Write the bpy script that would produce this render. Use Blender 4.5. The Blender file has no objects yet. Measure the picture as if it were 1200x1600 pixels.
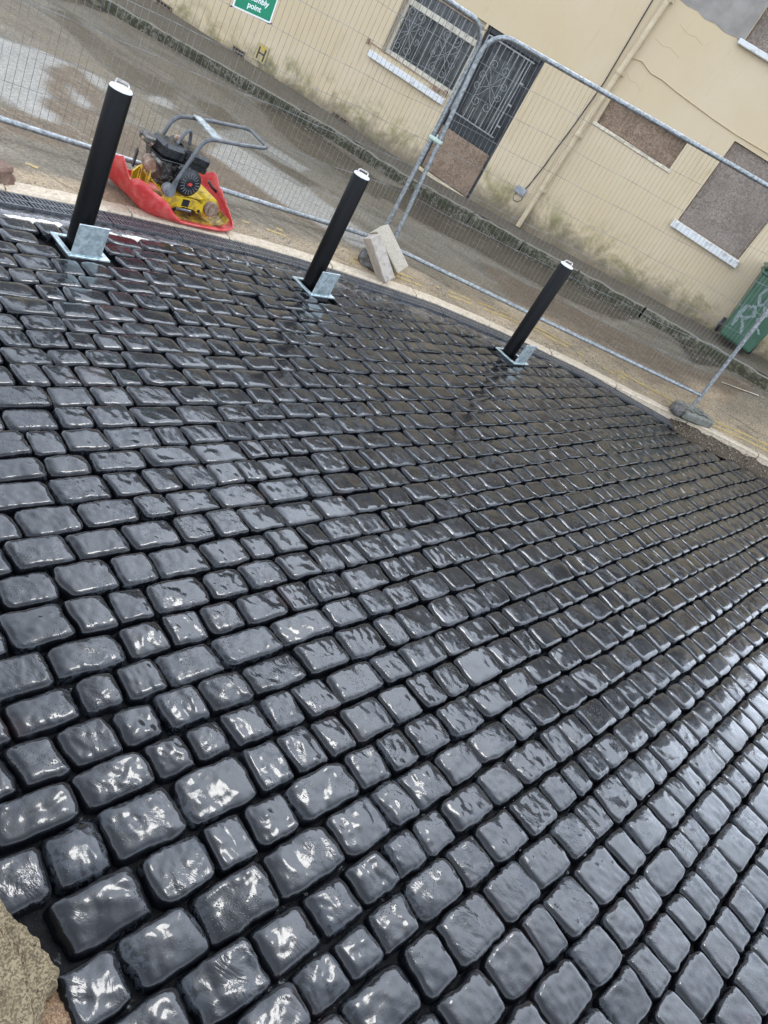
import bpy, bmesh, math, random
import numpy as np
from mathutils import Vector, Matrix, noise as mnoise

random.seed(7)
rng = np.random.default_rng(11)
SC = bpy.context.scene
COL = SC.collection
R = math.radians

# ------------------------------------------------------------------ camera
HC = 1.9                       # camera height above the paving
FPX = 1185.0                   # focal length for a 1200 x 1600 frame
PITCH, ROLL, YAW = R(30.8), R(32.85), R(-9.1)   # YAW: heading of the house front


def _basis(p, r):
    d = np.array([-math.sin(r) * math.cos(p), math.cos(r) * math.cos(p), math.sin(p)])
    up = -d
    fwd = np.array([0, 0, 1.0])
    fh = fwd - up * (fwd @ up)
    fh /= np.linalg.norm(fh)
    return np.cross(fh, up), fh, up


RT, FH, UP = _basis(PITCH, ROLL)
cam_data = bpy.data.cameras.new('camera')
cam = bpy.data.objects.new('camera', cam_data)
COL.objects.link(cam)
cam_data.sensor_fit = 'VERTICAL'
cam_data.sensor_height = 24.0
cam_data.sensor_width = 18.0
cam_data.lens = 24.0 * FPX / 1600.0
cam_data.clip_start = 0.02
cam_data.clip_end = 2000
cx, cy, cz = [(RT[i], FH[i], UP[i]) for i in range(3)]
cam.matrix_world = Matrix(((cx[0], -cy[0], -cz[0], 0), (cx[1], -cy[1], -cz[1], 0),
                           (cx[2], -cy[2], -cz[2], HC), (0, 0, 0, 1)))
SC.camera = cam

# ------------------------------------------------------------------ sky, sun, exposure
SUN_EL, SUN_AZ = R(60), R(3)          # azimuth clockwise from +Y
SKY_STRENGTH = 0.12
world = bpy.data.worlds.new('World')
SC.world = world
world.use_nodes = True
wn, wl = world.node_tree.nodes, world.node_tree.links
wn.clear()
w_out = wn.new('ShaderNodeOutputWorld')
w_bg = wn.new('ShaderNodeBackground')
w_bg.inputs['Strength'].default_value = SKY_STRENGTH
w_sky = wn.new('ShaderNodeTexSky')
w_sky.sky_type = 'NISHITA'
w_sky.sun_disc = False
w_sky.sun_elevation = SUN_EL
w_sky.sun_rotation = SUN_AZ
w_tc = wn.new('ShaderNodeTexCoord')
w_sep = wn.new('ShaderNodeSeparateXYZ')
wl.new(w_tc.outputs['Generated'], w_sep.inputs[0])
# overcast deck: brighter at the horizon than overhead, softly mottled
w_mr = wn.new('ShaderNodeMapRange')
w_mr.inputs['From Min'].default_value = 0.0
w_mr.inputs['From Max'].default_value = 1.0
w_mr.inputs['To Min'].default_value = 19.0
w_mr.inputs['To Max'].default_value = 7.0
w_pw = wn.new('ShaderNodeMath'); w_pw.operation = 'POWER'; w_pw.use_clamp = True; w_pw.inputs[1].default_value = 1.2
wl.new(w_sep.outputs['Z'], w_pw.inputs[0])
wl.new(w_pw.outputs[0], w_mr.inputs['Value'])
w_ns = wn.new('ShaderNodeTexNoise')
w_ns.inputs['Scale'].default_value = 2.2
w_ns.inputs['Detail'].default_value = 2
w_ns.inputs['Roughness'].default_value = 0.55
wl.new(w_tc.outputs['Generated'], w_ns.inputs['Vector'])
w_m2 = wn.new('ShaderNodeMapRange')
w_m2.inputs['From Min'].default_value = 0.3
w_m2.inputs['From Max'].default_value = 0.7
w_m2.inputs['To Min'].default_value = 0.6
w_m2.inputs['To Max'].default_value = 1.4
wl.new(w_ns.outputs['Fac'], w_m2.inputs['Value'])
w_mul = wn.new('ShaderNodeMath'); w_mul.operation = 'MULTIPLY'
wl.new(w_mr.outputs[0], w_mul.inputs[0]); wl.new(w_m2.outputs[0], w_mul.inputs[1])
# added bright sky lobe, shaped for the reflections in the stones
w_nrm = wn.new('ShaderNodeVectorMath'); w_nrm.operation = 'NORMALIZE'
wl.new(w_tc.outputs['Generated'], w_nrm.inputs[0])
w_dot = wn.new('ShaderNodeVectorMath'); w_dot.operation = 'DOT_PRODUCT'
wl.new(w_nrm.outputs[0], w_dot.inputs[0])
GLOW_EL, GLOW_AZ = R(38), R(8)          # added lobe set low ahead, apart from the sun
w_dot.inputs[1].default_value = (math.sin(GLOW_AZ) * math.cos(GLOW_EL), math.cos(GLOW_AZ) * math.cos(GLOW_EL), math.sin(GLOW_EL))
w_gp = wn.new('ShaderNodeMath'); w_gp.operation = 'POWER'; w_gp.use_clamp = True; w_gp.inputs[1].default_value = 6.0
wl.new(w_dot.outputs['Value'], w_gp.inputs[0])
w_gm = wn.new('ShaderNodeMath'); w_gm.operation = 'MULTIPLY_ADD'; w_gm.inputs[1].default_value = 36.0
wl.new(w_gp.outputs[0], w_gm.inputs[0]); wl.new(w_mul.outputs[0], w_gm.inputs[2])
w_cc = wn.new('ShaderNodeCombineColor')
for i, k in enumerate((0.88, 0.985, 1.15)):
    m = wn.new('ShaderNodeMath'); m.operation = 'MULTIPLY'
    m.inputs[1].default_value = k
    wl.new(w_gm.outputs[0], m.inputs[0])
    wl.new(m.outputs[0], w_cc.inputs[i])
w_mix = wn.new('ShaderNodeMix'); w_mix.data_type = 'RGBA'
w_mix.inputs[0].default_value = 0.82
wl.new(w_sky.outputs[0], w_mix.inputs[6])
wl.new(w_cc.outputs[0], w_mix.inputs[7])
wl.new(w_mix.outputs[2], w_bg.inputs['Color'])
wl.new(w_bg.outputs[0], w_out.inputs[0])

sd = bpy.data.lights.new('sun', 'SUN')
sd.energy = 0.6
sd.angle = R(11)
sd.color = (1.0, 0.98, 0.95)
sun = bpy.data.objects.new('sun', sd)
COL.objects.link(sun)
sun_dir = Vector((math.sin(SUN_AZ) * math.cos(SUN_EL), math.cos(SUN_AZ) * math.cos(SUN_EL), math.sin(SUN_EL)))
sun.rotation_euler = sun_dir.to_track_quat('Z', 'Y').to_euler()
sun.location = (0, 0, 12)

SC.view_settings.view_transform = 'Standard'
SC.view_settings.look = 'None'
SC.view_settings.gamma = 1
SC.view_settings.use_curve_mapping = False
SC.view_settings.exposure = 0.55
SC.cycles.max_bounces = 6
SC.cycles.use_denoising = True

# ------------------------------------------------------------------ measuring helpers
NV = np.array([-math.sin(YAW), math.cos(YAW)])     # towards the house
NU = np.array([math.cos(YAW), math.sin(YAW)])      # along the house front, to the right
DF = 11.0                                          # distance of the house front


def ray(x, y):
    c = np.array([(x - 600) / FPX, (y - 800) / FPX, 1.0])
    return np.array([c @ RT, c @ FH, c @ UP])


def G(x, y, z=0.0):
    d = ray(x, y)
    return d[:2] * (z - HC) / d[2]


def W2(u, v):
    p = NU * u + NV * v
    return float(p[0]), float(p[1])


def uv_of(p):
    return float(p[0] * NU[0] + p[1] * NU[1]), float(p[0] * NV[0] + p[1] * NV[1])


def smooth(a, b, x):
    t = np.clip((np.asarray(x, float) - a) / (b - a), 0, 1)
    return t * t * (3 - 2 * t)


def z_pave(u):
    return np.interp(u, [-16, -8, -6, -4, -2, 0, 1, 4, 9], [-.25, 0, .06, .11, .27, .47, .57, .85, 1.3])


_vo = np.array([(-9, -12), (-4.6, 0.6), (-3.75, 2.4), (-3.39, 3.38), (-3.14, 4.07), (-2.72, 5.0), (-2.46, 5.45), (-1.72, 6.45), (-1.02, 7.08),
                (-.27, 7.6), (.69, 7.97), (1.75, 8.42), (3.2, 8.9), (8, 9.3)])
_vi = np.array([(-9, -12.3), (-4.5, 0.5), (-3.66, 2.3), (-3.27, 3.29), (-3.01, 3.95), (-2.63, 4.86), (-2.35, 5.3), (-1.67, 6.28), (-.98, 6.9),
                (-.1, 7.42), (.69, 7.78), (1.83, 8.27), (3.2, 8.76), (8, 9.16)])


def v_out(u): return np.interp(u, _vo[:, 0], _vo[:, 1])
def v_in(u): return np.interp(u, _vi[:, 0], _vi[:, 1])
def v_kerb(u): return np.interp(u, [-16, -8.4, -7.7, -6.9, -6, -5, -3, -1, .2, 1.5, 9], [8.6, 9.15, 9.35, 9.6, 9.88, 10.15, 10.2, 10.2, 10.05, 9.8, 9.3])


def z_near(u):
    return 0.004 + 0.11 * smooth(-0.4, 1.7, u)


def z_road(u, v):
    a, b = v_out(u), v_kerb(u)
    w = np.clip((v - a) / (b - a), 0, 1)
    return z_near(u) * (1 - w) + (z_pave(u) - 0.15) * w


def ground_at(px, py, off=0.0):
    """where a point of the photographed road surface lies"""
    z = 0.0
    for _ in range(25):
        p = G(px, py, z)
        z = float(z_road(*uv_of(p))) + off
    return float(p[0]), float(p[1]), z


def inpoly(px, py, poly):
    c = np.zeros(px.shape, bool)
    n = len(poly)
    for i in range(n):
        x1, y1 = poly[i]; x2, y2 = poly[(i + 1) % n]
        k = ((y1 > py) != (y2 > py)) & (px < (x2 - x1) * (py - y1) / (y2 - y1 + 1e-12) + x1)
        c ^= k
    return c


def sines(x, y, seed, f0=1.0, octs=4, gain=.55, n=5):
    """cheap smooth noise, about -1..1"""
    g = np.random.default_rng(seed)
    out = np.zeros(np.shape(x)); amp = 1.0; tot = 0; f = f0
    for _ in range(octs):
        for _k in range(n):
            a = g.uniform(0, 2 * math.pi); ph = g.uniform(0, 6.28); ff = f * g.uniform(.6, 1.5)
            out = out + amp * np.sin((x * math.cos(a) + y * math.sin(a)) * ff * 6.28 + ph) / n * 1.6
        tot += amp; amp *= gain; f *= 2.1
    return out / tot


# ------------------------------------------------------------------ object helpers
WM = {}


def put(o, parent=None, label=None, cat=None, group=None, kind=None):
    COL.objects.link(o)
    if parent is not None:
        o.parent = parent
    if label: o['label'] = label
    if cat: o['category'] = cat
    if group: o['group'] = group
    if kind: o['kind'] = kind
    return o


def empty(name, loc=(0, 0, 0), rotz=0.0, label=None, cat=None, group=None, kind=None):
    o = bpy.data.objects.new(name, None)
    o.location = loc
    o.rotation_euler = (0, 0, rotz)
    o.empty_display_size = .1
    put(o, None, label, cat, group, kind)
    WM[o.name] = Matrix.Translation(loc) @ Matrix.Rotation(rotz, 4, 'Z')
    return o


def rot_to(d):
    return Vector(d).normalized().to_track_quat('Z', 'Y').to_matrix()


class MB:
    def __init__(self): self.v = []; self.f = []; self.m = []; self.mi = 0

    def add(self, vs, fs):
        b = len(self.v)
        self.v += [tuple(p) for p in vs]
        self.f += [tuple(i + b for i in f) for f in fs]
        self.m += [self.mi] * len(fs)
        return self

    def box(self, c, s, rot=None, ch=0.0):
        hx, hy, hz = s[0] / 2, s[1] / 2, s[2] / 2
        c = Vector(c)
        if ch <= 0:
            vs = [Vector((x * hx, y * hy, z * hz)) for x in (-1, 1) for y in (-1, 1) for z in (-1, 1)]
            fs = [(0, 1, 3, 2), (4, 6, 7, 5), (0, 4, 5, 1), (2, 3, 7, 6), (0, 2, 6, 4), (1, 5, 7, 3)]
        else:
            vs = []
            for x in (-1, 1):
                for y in (-1, 1):
                    for z in (-1, 1):
                        vs += [Vector((x * hx, y * (hy - ch), z * (hz - ch))), Vector((x * (hx - ch), y * hy, z * (hz - ch))),
                               Vector((x * (hx - ch), y * (hy - ch), z * hz))]
            bm = bmesh.new()
            for p in vs: bm.verts.new(p)
            bmesh.ops.convex_hull(bm, input=bm.verts)
            bm.verts.index_update()
            vs = [p.co.copy() for p in bm.verts]
            fs = [[q.index for q in f.verts] for f in bm.faces]
            bm.free()
        if rot is not None: vs = [rot @ p for p in vs]
        return self.add([p + c for p in vs], fs)

    def tube(self, pts, r, n=8, closed=False, caps=True):
        P = [Vector(p) for p in pts]
        m = len(P)
        rs = r if isinstance(r, (list, tuple)) else [r] * m
        up = None; rings = []
        for i in range(m):
            if closed: t = P[(i + 1) % m] - P[i - 1]
            else: t = P[min(i + 1, m - 1)] - P[max(i - 1, 0)]
            t.normalize()
            if up is None:
                up = Vector((0, 0, 1)) if abs(t.z) < .9 else Vector((1, 0, 0))
            a = (up - t * up.dot(t)).normalized(); b = t.cross(a); up = a
            rings.append([P[i] + (a * math.cos(2 * math.pi * k / n) + b * math.sin(2 * math.pi * k / n)) * rs[i] for k in range(n)])
        vs = [p for ring in rings for p in ring]
        fs = []
        for i in range(m if closed else m - 1):
            j = (i + 1) % m
            for k in range(n):
                fs.append((i * n + k, i * n + (k + 1) % n, j * n + (k + 1) % n, j * n + k))
        if caps and not closed:
            fs.append(tuple(range(n))[::-1]); fs.append(tuple((m - 1) * n + k for k in range(n)))
        return self.add(vs, fs)

    def lathe(self, prof, c, axis=(0, 0, 1), n=24, caps=True):
        q = rot_to(axis); c = Vector(c)
        vs = []; fs = []
        for (r, z) in prof:
            for k in range(n):
                a = 2 * math.pi * k / n
                vs.append(c + q @ Vector((r * math.cos(a), r * math.sin(a), z)))
        for i in range(len(prof) - 1):
            for k in range(n):
                fs.append((i * n + k, i * n + (k + 1) % n, (i + 1) * n + (k + 1) % n, (i + 1) * n + k))
        if caps:
            fs.append(tuple(range(n))[::-1]); fs.append(tuple((len(prof) - 1) * n + k for k in range(n)))
        return self.add(vs, fs)

    def prism(self, poly, o, ax, ay, az, h):
        """polygon (x,y) in the ax/ay plane at o, extruded h along az"""
        o, ax, ay, az = Vector(o), Vector(ax), Vector(ay), Vector(az)
        n = len(poly)
        a = [o + ax * x + ay * y for x, y in poly]
        b = [p + az * h for p in a]
        fs = [tuple(range(n))[::-1], tuple(range(n, 2 * n))] + [(i, (i + 1) % n, n + (i + 1) % n, n + i) for i in range(n)]
        return self.add(a + b, fs)

    def build(self, name, mats, parent=None, smooth_=False, local=False, **tags):
        me = bpy.data.meshes.new(name)
        vs = self.v
        root = parent
        while root is not None and root.parent is not None: root = root.parent
        if root is not None and not local and root.name in WM:
            iv = WM[root.name].inverted()
            vs = [iv @ Vector(p) for p in vs]
        me.from_pydata([tuple(p) for p in vs], [], self.f)
        if not isinstance(mats, (list, tuple)): mats = [mats]
        for m in mats: me.materials.append(m)
        me.polygons.foreach_set('material_index', self.m)
        bm = bmesh.new(); bm.from_mesh(me)
        bmesh.ops.recalc_face_normals(bm, faces=bm.faces)
        bm.to_mesh(me); bm.free()
        if smooth_:
            me.shade_smooth()
            me.set_sharp_from_angle(angle=R(38))
        return put(bpy.data.objects.new(name, me), parent, **tags)


def grid_mesh(name, X, Y, Z, mat, parent=None, attrs=None, **tags):
    ny, nx = X.shape
    co = np.stack([X, Y, Z], -1).reshape(-1, 3)
    idx = np.arange(ny * nx).reshape(ny, nx)
    f = np.stack([idx[:-1, :-1], idx[:-1, 1:], idx[1:, 1:], idx[1:, :-1]], -1).reshape(-1, 4)
    return np_mesh(name, co, f, mat, parent, attrs, **tags)


def np_mesh(name, co, f, mat, parent=None, attrs=None, **tags):
    me = bpy.data.meshes.new(name)
    me.vertices.add(len(co)); me.vertices.foreach_set('co', np.asarray(co, np.float32).ravel())
    k = f.shape[1]
    me.loops.add(len(f) * k); me.loops.foreach_set('vertex_index', np.asarray(f, np.int32).ravel())
    me.polygons.add(len(f)); me.polygons.foreach_set('loop_start', np.arange(0, len(f) * k, k, dtype=np.int32))
    me.update(calc_edges=True)
    me.validate()
    me.materials.append(mat)
    for an, av in (attrs or {}).items():
        a = me.attributes.new(an, 'FLOAT', 'POINT'); a.data.foreach_set('value', np.asarray(av, np.float32).ravel())
    me.shade_smooth()
    return put(bpy.data.objects.new(name, me), parent, **tags)


# ------------------------------------------------------------------ materials
class NT:
    def __init__(self, name):
        self.m = bpy.data.materials.new(name); self.m.use_nodes = True
        self.t = self.m.node_tree; self.t.nodes.clear()
        self.out = self.t.nodes.new('ShaderNodeOutputMaterial')
        self.b = self.t.nodes.new('ShaderNodeBsdfPrincipled')
        self.t.links.new(self.b.outputs[0], self.out.inputs[0])
        self.tc = self.t.nodes.new('ShaderNodeTexCoord').outputs['Object']

    def n(self, typ, **kw):
        nd = self.t.nodes.new('ShaderNode' + typ)
        for k, v in kw.items(): setattr(nd, k, v)
        return nd

    def set(self, sock, val):
        if hasattr(val, 'is_linked') or isinstance(val, bpy.types.NodeSocket): self.t.links.new(val, sock)
        else: sock.default_value = val

    def noise(self, scale, detail=5, rough=.6, dist=0.0, vec=None, stretch=None, seed=0):
        v = vec or self.tc
        if stretch or seed:
            mp = self.n('Mapping'); self.set(mp.inputs['Vector'], v)
            if stretch: mp.inputs['Scale'].default_value = stretch
            mp.inputs['Location'].default_value = (seed * 3.1, seed * 1.7, seed)
            v = mp.outputs[0]
        nd = self.n('TexNoise'); self.set(nd.inputs['Vector'], v)
        nd.inputs['Scale'].default_value = scale; nd.inputs['Detail'].default_value = detail
        nd.inputs['Roughness'].default_value = rough; nd.inputs['Distortion'].default_value = dist
        return nd.outputs['Fac']

    def voro(self, scale, feature='F1', vec=None, rnd=1.0, out='Distance', stretch=None):
        v = vec or self.tc
        if stretch:
            mp = self.n('Mapping'); self.set(mp.inputs['Vector'], v); mp.inputs['Scale'].default_value = stretch; v = mp.outputs[0]
        nd = self.n('TexVoronoi', feature=feature); self.set(nd.inputs['Vector'], v)
        nd.inputs['Scale'].default_value = scale; nd.inputs['Randomness'].default_value = rnd
        return nd.outputs[out]

    def ramp(self, fac, lo, hi, a=0.0, b=1.0, smooth_=True):
        nd = self.n('MapRange', interpolation_type='SMOOTHSTEP' if smooth_ else 'LINEAR')
        self.set(nd.inputs['Value'], fac)
        nd.inputs['From Min'].default_value = lo; nd.inputs['From Max'].default_value = hi
        nd.inputs['To Min'].default_value = a; nd.inputs['To Max'].default_value = b
        return nd.outputs[0]

    def mix(self, fac, a, b, blend='MIX'):
        nd = self.n('Mix', data_type='RGBA', blend_type=blend)
        self.set(nd.inputs[0], fac)
        for s, v in ((nd.inputs[6], a), (nd.inputs[7], b)):
            if isinstance(v, tuple) and len(v) == 3: v = v + (1,)
            self.set(s, v)
        return nd.outputs[2]

    def math(self, op, a, b=0.0, clamp=False):
        nd = self.n('Math', operation=op, use_clamp=clamp); self.set(nd.inputs[0], a); self.set(nd.inputs[1], b)
        return nd.outputs[0]

    def attr(self, name):
        return self.n('Attribute', attribute_name=name).outputs['Fac']

    def sep(self, vec=None):
        nd = self.n('SeparateXYZ'); self.set(nd.inputs[0], vec or self.tc); return nd.outputs

    def bump(self, h, dist, strength=1.0, prev=None):
        nd = self.n('Bump'); self.set(nd.inputs['Height'], h); nd.inputs['Distance'].default_value = dist
        nd.inputs['Strength'].default_value = strength
        if prev is not None: self.set(nd.inputs['Normal'], prev)
        return nd.outputs[0]

    def fin(self, base, rough, metal=0.0, normal=None, spec=None, coat=None, coat_rough=None, ior=None):
        b = self.b.inputs
        if isinstance(base, tuple) and len(base) == 3: base = base + (1,)
        self.set(b['Base Color'], base); self.set(b['Roughness'], rough); self.set(b['Metallic'], metal)
        if normal is not None: self.set(b['Normal'], normal)
        if spec is not None: self.set(b['Specular IOR Level'], spec)
        if coat is not None: self.set(b['Coat Weight'], coat)
        if coat_rough is not None: self.set(b['Coat Roughness'], coat_rough)
        if ior is not None: self.set(b['IOR'], ior)
        return self.m


def simple(name, c1, c2, rough=.6, metal=0., scale=20, bump=.0006, rvar=.12, thr=(.35, .65), spec=None, detail=6, coat=None):
    t = NT(name)
    f = t.ramp(t.noise(scale, detail), *thr)
    col = t.mix(f, c1, c2)
    nrm = t.bump(t.noise(scale * 3, 5, seed=3), bump)
    r = t.ramp(t.noise(scale * 1.7, 4, seed=5), .3, .7, max(rough - rvar, .03), rough + rvar)
    return t.fin(col, r, metal, nrm, spec, coat, .08 if coat else None)


def mat_sett():
    t = NT('wet_black_basalt')
    rnd = t.attr('rnd'); scum = t.attr('scum')
    # shift the texture from stone to stone so that no two look alike
    off = t.n('CombineXYZ'); t.set(off.inputs[0], t.math('MULTIPLY', rnd, 37.0)); t.set(off.inputs[1], t.math('MULTIPLY', rnd, 91.0)); t.set(off.inputs[2], t.math('MULTIPLY', rnd, 17.0))
    ad = t.n('VectorMath', operation='ADD'); t.set(ad.inputs[0], t.tc); t.set(ad.inputs[1], off.outputs[0])
    vec = ad.outputs[0]
    rgh = t.ramp(t.noise(4.0, 2, .5, 0, vec, seed=6), .52, .64)      # where the split face is ragged
    cleft = t.noise(11, 4, .55, .9, vec, stretch=(1, 1.6, 1))
    soft = t.noise(9, 2, .45, .3, vec)
    fine = t.noise(85, 5, .65, 0.3, vec)
    blot = t.noise(36, 6, .72, .4, vec)
    zone = t.ramp(t.noise(5, 2, .5, 0, vec), .49, .63)
    dry = t.math('MULTIPLY', t.ramp(blot, .495, .53), zone)
    base = t.mix(rnd, (.0025, .003, .0045), (.005, .0055, .007))
    base = t.mix(t.ramp(t.noise(3.0, 3), .60, .74), base, (.020, .012, .013))
    base = t.mix(t.math('MULTIPLY', dry, .85), base, (.034, .038, .044))
    base = t.mix(t.math('MULTIPLY', scum, t.ramp(t.noise(16, 7, .75), .48, .62)), base, (.10, .097, .10))
    rough = t.ramp(t.noise(9, 4, .6, 0, vec), .3, .7, .22, .34)
    rough = t.math('ADD', rough, t.math('MULTIPLY', dry, .12))
    drops = t.ramp(t.voro(140, vec=vec), .0, .35, 1.0, 0.0)
    drops = t.math('MULTIPLY', drops, t.ramp(t.noise(6, 3, .6, 0, vec, seed=2), .55, .62))
    h = t.math('ADD', t.math('MULTIPLY', soft, .8), t.math('MULTIPLY', t.math('MULTIPLY', cleft, rgh), .9))
    n1 = t.bump(h, .010, .55)
    n2 = t.bump(fine, .0020, .5, n1)
    n3 = t.bump(drops, .0012, .6, n2)
    nc = t.bump(h, .009, .45)
    nc = t.bump(fine, .0008, .25, nc)
    nc = t.bump(drops, .0012, .7, nc)
    m = t.fin(base, rough, 0, n3, .16, t.math('SUBTRACT', 1.0, t.math('MULTIPLY', dry, .6)), .07)
    t.set(t.b.inputs['Coat Normal'], nc)
    t.b.inputs['Coat IOR'].default_value = 1.34
    return m


def mat_bed():
    t = NT('wet_joint_grit')
    g = t.noise(60, 6, .7)
    w = t.noise(30, 5, .7)
    col = t.mix(t.ramp(g, .4, .7), (.003, .003, .0033), (.009, .0085, .008))
    sc = t.math('MULTIPLY', t.attr('scum'), t.ramp(t.noise(22, 7, .75), .42, .6))
    col = t.mix(sc, col, (.12, .115, .12))
    wet = t.ramp(w, .61, .72)
    wet = t.math('MAXIMUM', wet, t.attr('scum'))
    rough = t.math('SUBTRACT', .65, t.math('MULTIPLY', wet, .55))
    gb = t.bump(g, .008, .9)
    m = t.fin(col, rough, 0, gb, t.math('ADD', .12, t.math('MULTIPLY', wet, .4)), t.math('MULTIPLY', wet, .8), .04)
    return m


def mat_road():
    t = NT('road_surface')
    pale, wet, mud, sand = t.attr('pale'), t.attr('wet'), t.attr('mud'), t.attr('sand')  # wet also carries one painted shade patch by the kerb
    streak = t.noise(6, 7, .75, .8, stretch=(.5, 2.0, 1), seed=11)
    agg = t.voro(85, out='Color')
    agv = t.n('RGBToBW'); t.set(agv.inputs[0], agg)
    str_ = t.noise(1.6, 7, .62, .6, stretch=(.45, 1.6, 1))
    big = t.noise(.9, 5, .6, .3)
    col = t.mix(t.ramp(str_, .35, .65), (.105, .088, .064), (.185, .163, .125))
    col = t.mix(t.ramp(big, .4, .65), col, (.165, .134, .092))
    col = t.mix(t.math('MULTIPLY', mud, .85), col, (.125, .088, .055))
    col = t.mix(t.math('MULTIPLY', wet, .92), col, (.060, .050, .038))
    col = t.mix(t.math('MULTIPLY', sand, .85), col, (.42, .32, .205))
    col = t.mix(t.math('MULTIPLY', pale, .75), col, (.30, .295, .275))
    col = t.mix(t.ramp(streak, .50, .66, 0, .65), col, (.21, .185, .145))
    col = t.mix(t.ramp(streak, .46, .34, 0, .55), col, (.065, .055, .042))
    col = t.mix(.55, col, t.mix(agv.outputs[0], (.10, .09, .08), (.95, .92, .86)), 'OVERLAY')
    grit = t.ramp(t.voro(38), .0, .16, 1, 0)
    col = t.mix(t.math('MULTIPLY', grit, t.ramp(t.noise(3, 4, seed=4), .5, .6, 0, .7)), col, (.06, .05, .045))
    spots = t.ramp(t.noise(24, 6, .8, seed=8), .60, .68)
    col = t.mix(t.math('MULTIPLY', spots, .55), col, (.55, .50, .43))
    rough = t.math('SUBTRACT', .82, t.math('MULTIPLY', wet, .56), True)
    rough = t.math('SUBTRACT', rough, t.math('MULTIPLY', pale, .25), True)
    n1 = t.bump(t.voro(95), .006, .8)
    n2 = t.bump(t.noise(7, 5), .012, .4, n1)
    return t.fin(col, rough, 0, n2, .4)


def t_strength(t, wet):
    return .5


def mat_wall():
    """cream painted render; darkened and greened by rising damp along its foot"""
    t = NT('cream_painted_render')
    s = t.sep()
    # height above the sloping pavement (object x runs along the wall)
    hp = t.math('SUBTRACT', s[2], t.math('MULTIPLY', t.math('ADD', s[0], 6.5), .075))
    n = t.noise(3.2, 7, .68, .6)
    n2 = t.noise(14, 6, .7)
    h = t.math('ADD', hp, t.math('MULTIPLY', t.math('SUBTRACT', n, .5), -.6))
    h = t.math('ADD', h, t.math('MULTIPLY', t.math('SUBTRACT', n2, .5), -.18))
    col = t.mix(t.ramp(t.noise(.7, 5), .35, .7), (.52, .41, .255), (.55, .445, .305))
    col = t.mix(t.ramp(t.noise(1.4, 6, .7, 1.2, stretch=(2.2, 2.2, .45), seed=3), .56, .72, 0, .55), col, (.43, .33, .19))
    stk = t.noise(9, 5, .7, .5, stretch=(3, 3, .16), seed=6)
    col = t.mix(t.ramp(stk, .58, .75, 0, .35), col, (.40, .31, .18))
    algae = t.ramp(h, .56, .14)
    green = t.ramp(t.noise(2.1, 6, .75, .4, seed=9), .42, .62)
    col = t.mix(t.math('MULTIPLY', algae, t.math('MULTIPLY', green, .85)), col, (.185, .165, .055))
    soot = t.ramp(h, .30, -.04)
    col = t.mix(t.math('MULTIPLY', soot, .82), col, (.11, .085, .055))
    spk = t.ramp(t.noise(46, 6, .8, seed=2), .62, .72, 0, .5)
    col = t.mix(t.math('MULTIPLY', spk, t.ramp(h, .9, .3)), col, (.12, .10, .07))
    nb = t.bump(t.noise(4, 5), .012, .5)
    nb = t.bump(t.noise(120, 4), .0012, .6, nb)
    return t.fin(col, t.ramp(n2, .3, .7, .55, .75), 0, nb, .35)


def mat_osb(name, a, b, c, st=(1, 1, 1)):
    t = NT(name)
    w = t.noise(16, 4)
    vec = t.n('VectorMath', operation='ADD'); t.set(vec.inputs[0], t.tc)
    cm = t.n('CombineXYZ'); t.set(cm.inputs[0], w); t.set(cm.inputs[2], t.noise(14, 4, seed=4)); t.set(vec.inputs[1], cm.outputs[0])
    v = t.voro(13, vec=vec.outputs[0], out='Color', stretch=st)
    bw = t.n('RGBToBW'); t.set(bw.inputs[0], v)
    d = t.voro(13, vec=vec.outputs[0], stretch=st)
    col = t.mix(t.ramp(bw.outputs[0], .0, 1.0, smooth_=False), a, b)
    col = t.mix(t.ramp(d, .42, .62), col, c)
    col = t.mix(t.ramp(t.noise(2.2, 5, seed=7), .5, .75, 0, .6), col, c)
    nb = t.bump(bw.outputs[0], .003, .6)
    return t.fin(col, .75, 0, nb, .3)


def mat_granite(name, a, b, c, sc=60, rough=.75, moss=None):
    t = NT(name)
    v = t.voro(sc * 2.2, out='Color'); bw = t.n('RGBToBW'); t.set(bw.inputs[0], v)
    col = t.mix(t.ramp(bw.outputs[0], .3, .7), a, b)
    col = t.mix(t.ramp(t.noise(sc, 6, .7), .56, .66), col, c)
    col = t.mix(t.ramp(t.noise(sc / 9, 4, seed=5), .45, .7, 0, .6), col, a)
    if moss:
        col = t.mix(t.ramp(t.noise(7, 6, .75, seed=3), .44, .56, 0, .9), col, moss)
    nb = t.bump(t.noise(sc / 4, 6, .7), .01, .8)
    nb = t.bump(bw.outputs[0], .0015, .6, nb)
    return t.fin(col, rough, 0, nb, .35)


def mat_galv(name='galvanised_steel', lo=(.36, .40, .42), hi=(.55, .60, .62), rough=.42):
    t = NT(name)
    bw = t.n('RGBToBW'); t.set(bw.inputs[0], t.voro(60, out='Color'))
    col = t.mix(t.ramp(bw.outputs[0], .2, .8), lo, hi)
    col = t.mix(t.ramp(t.noise(9, 6, .7), .55, .7, 0, .5), col, (.20, .20, .19))
    nb = t.bump(t.noise(90, 4), .0004, .5)
    return t.fin(col, t.ramp(t.noise(30, 4), .3, .7, rough - .1, rough + .12), .75, nb)


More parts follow.
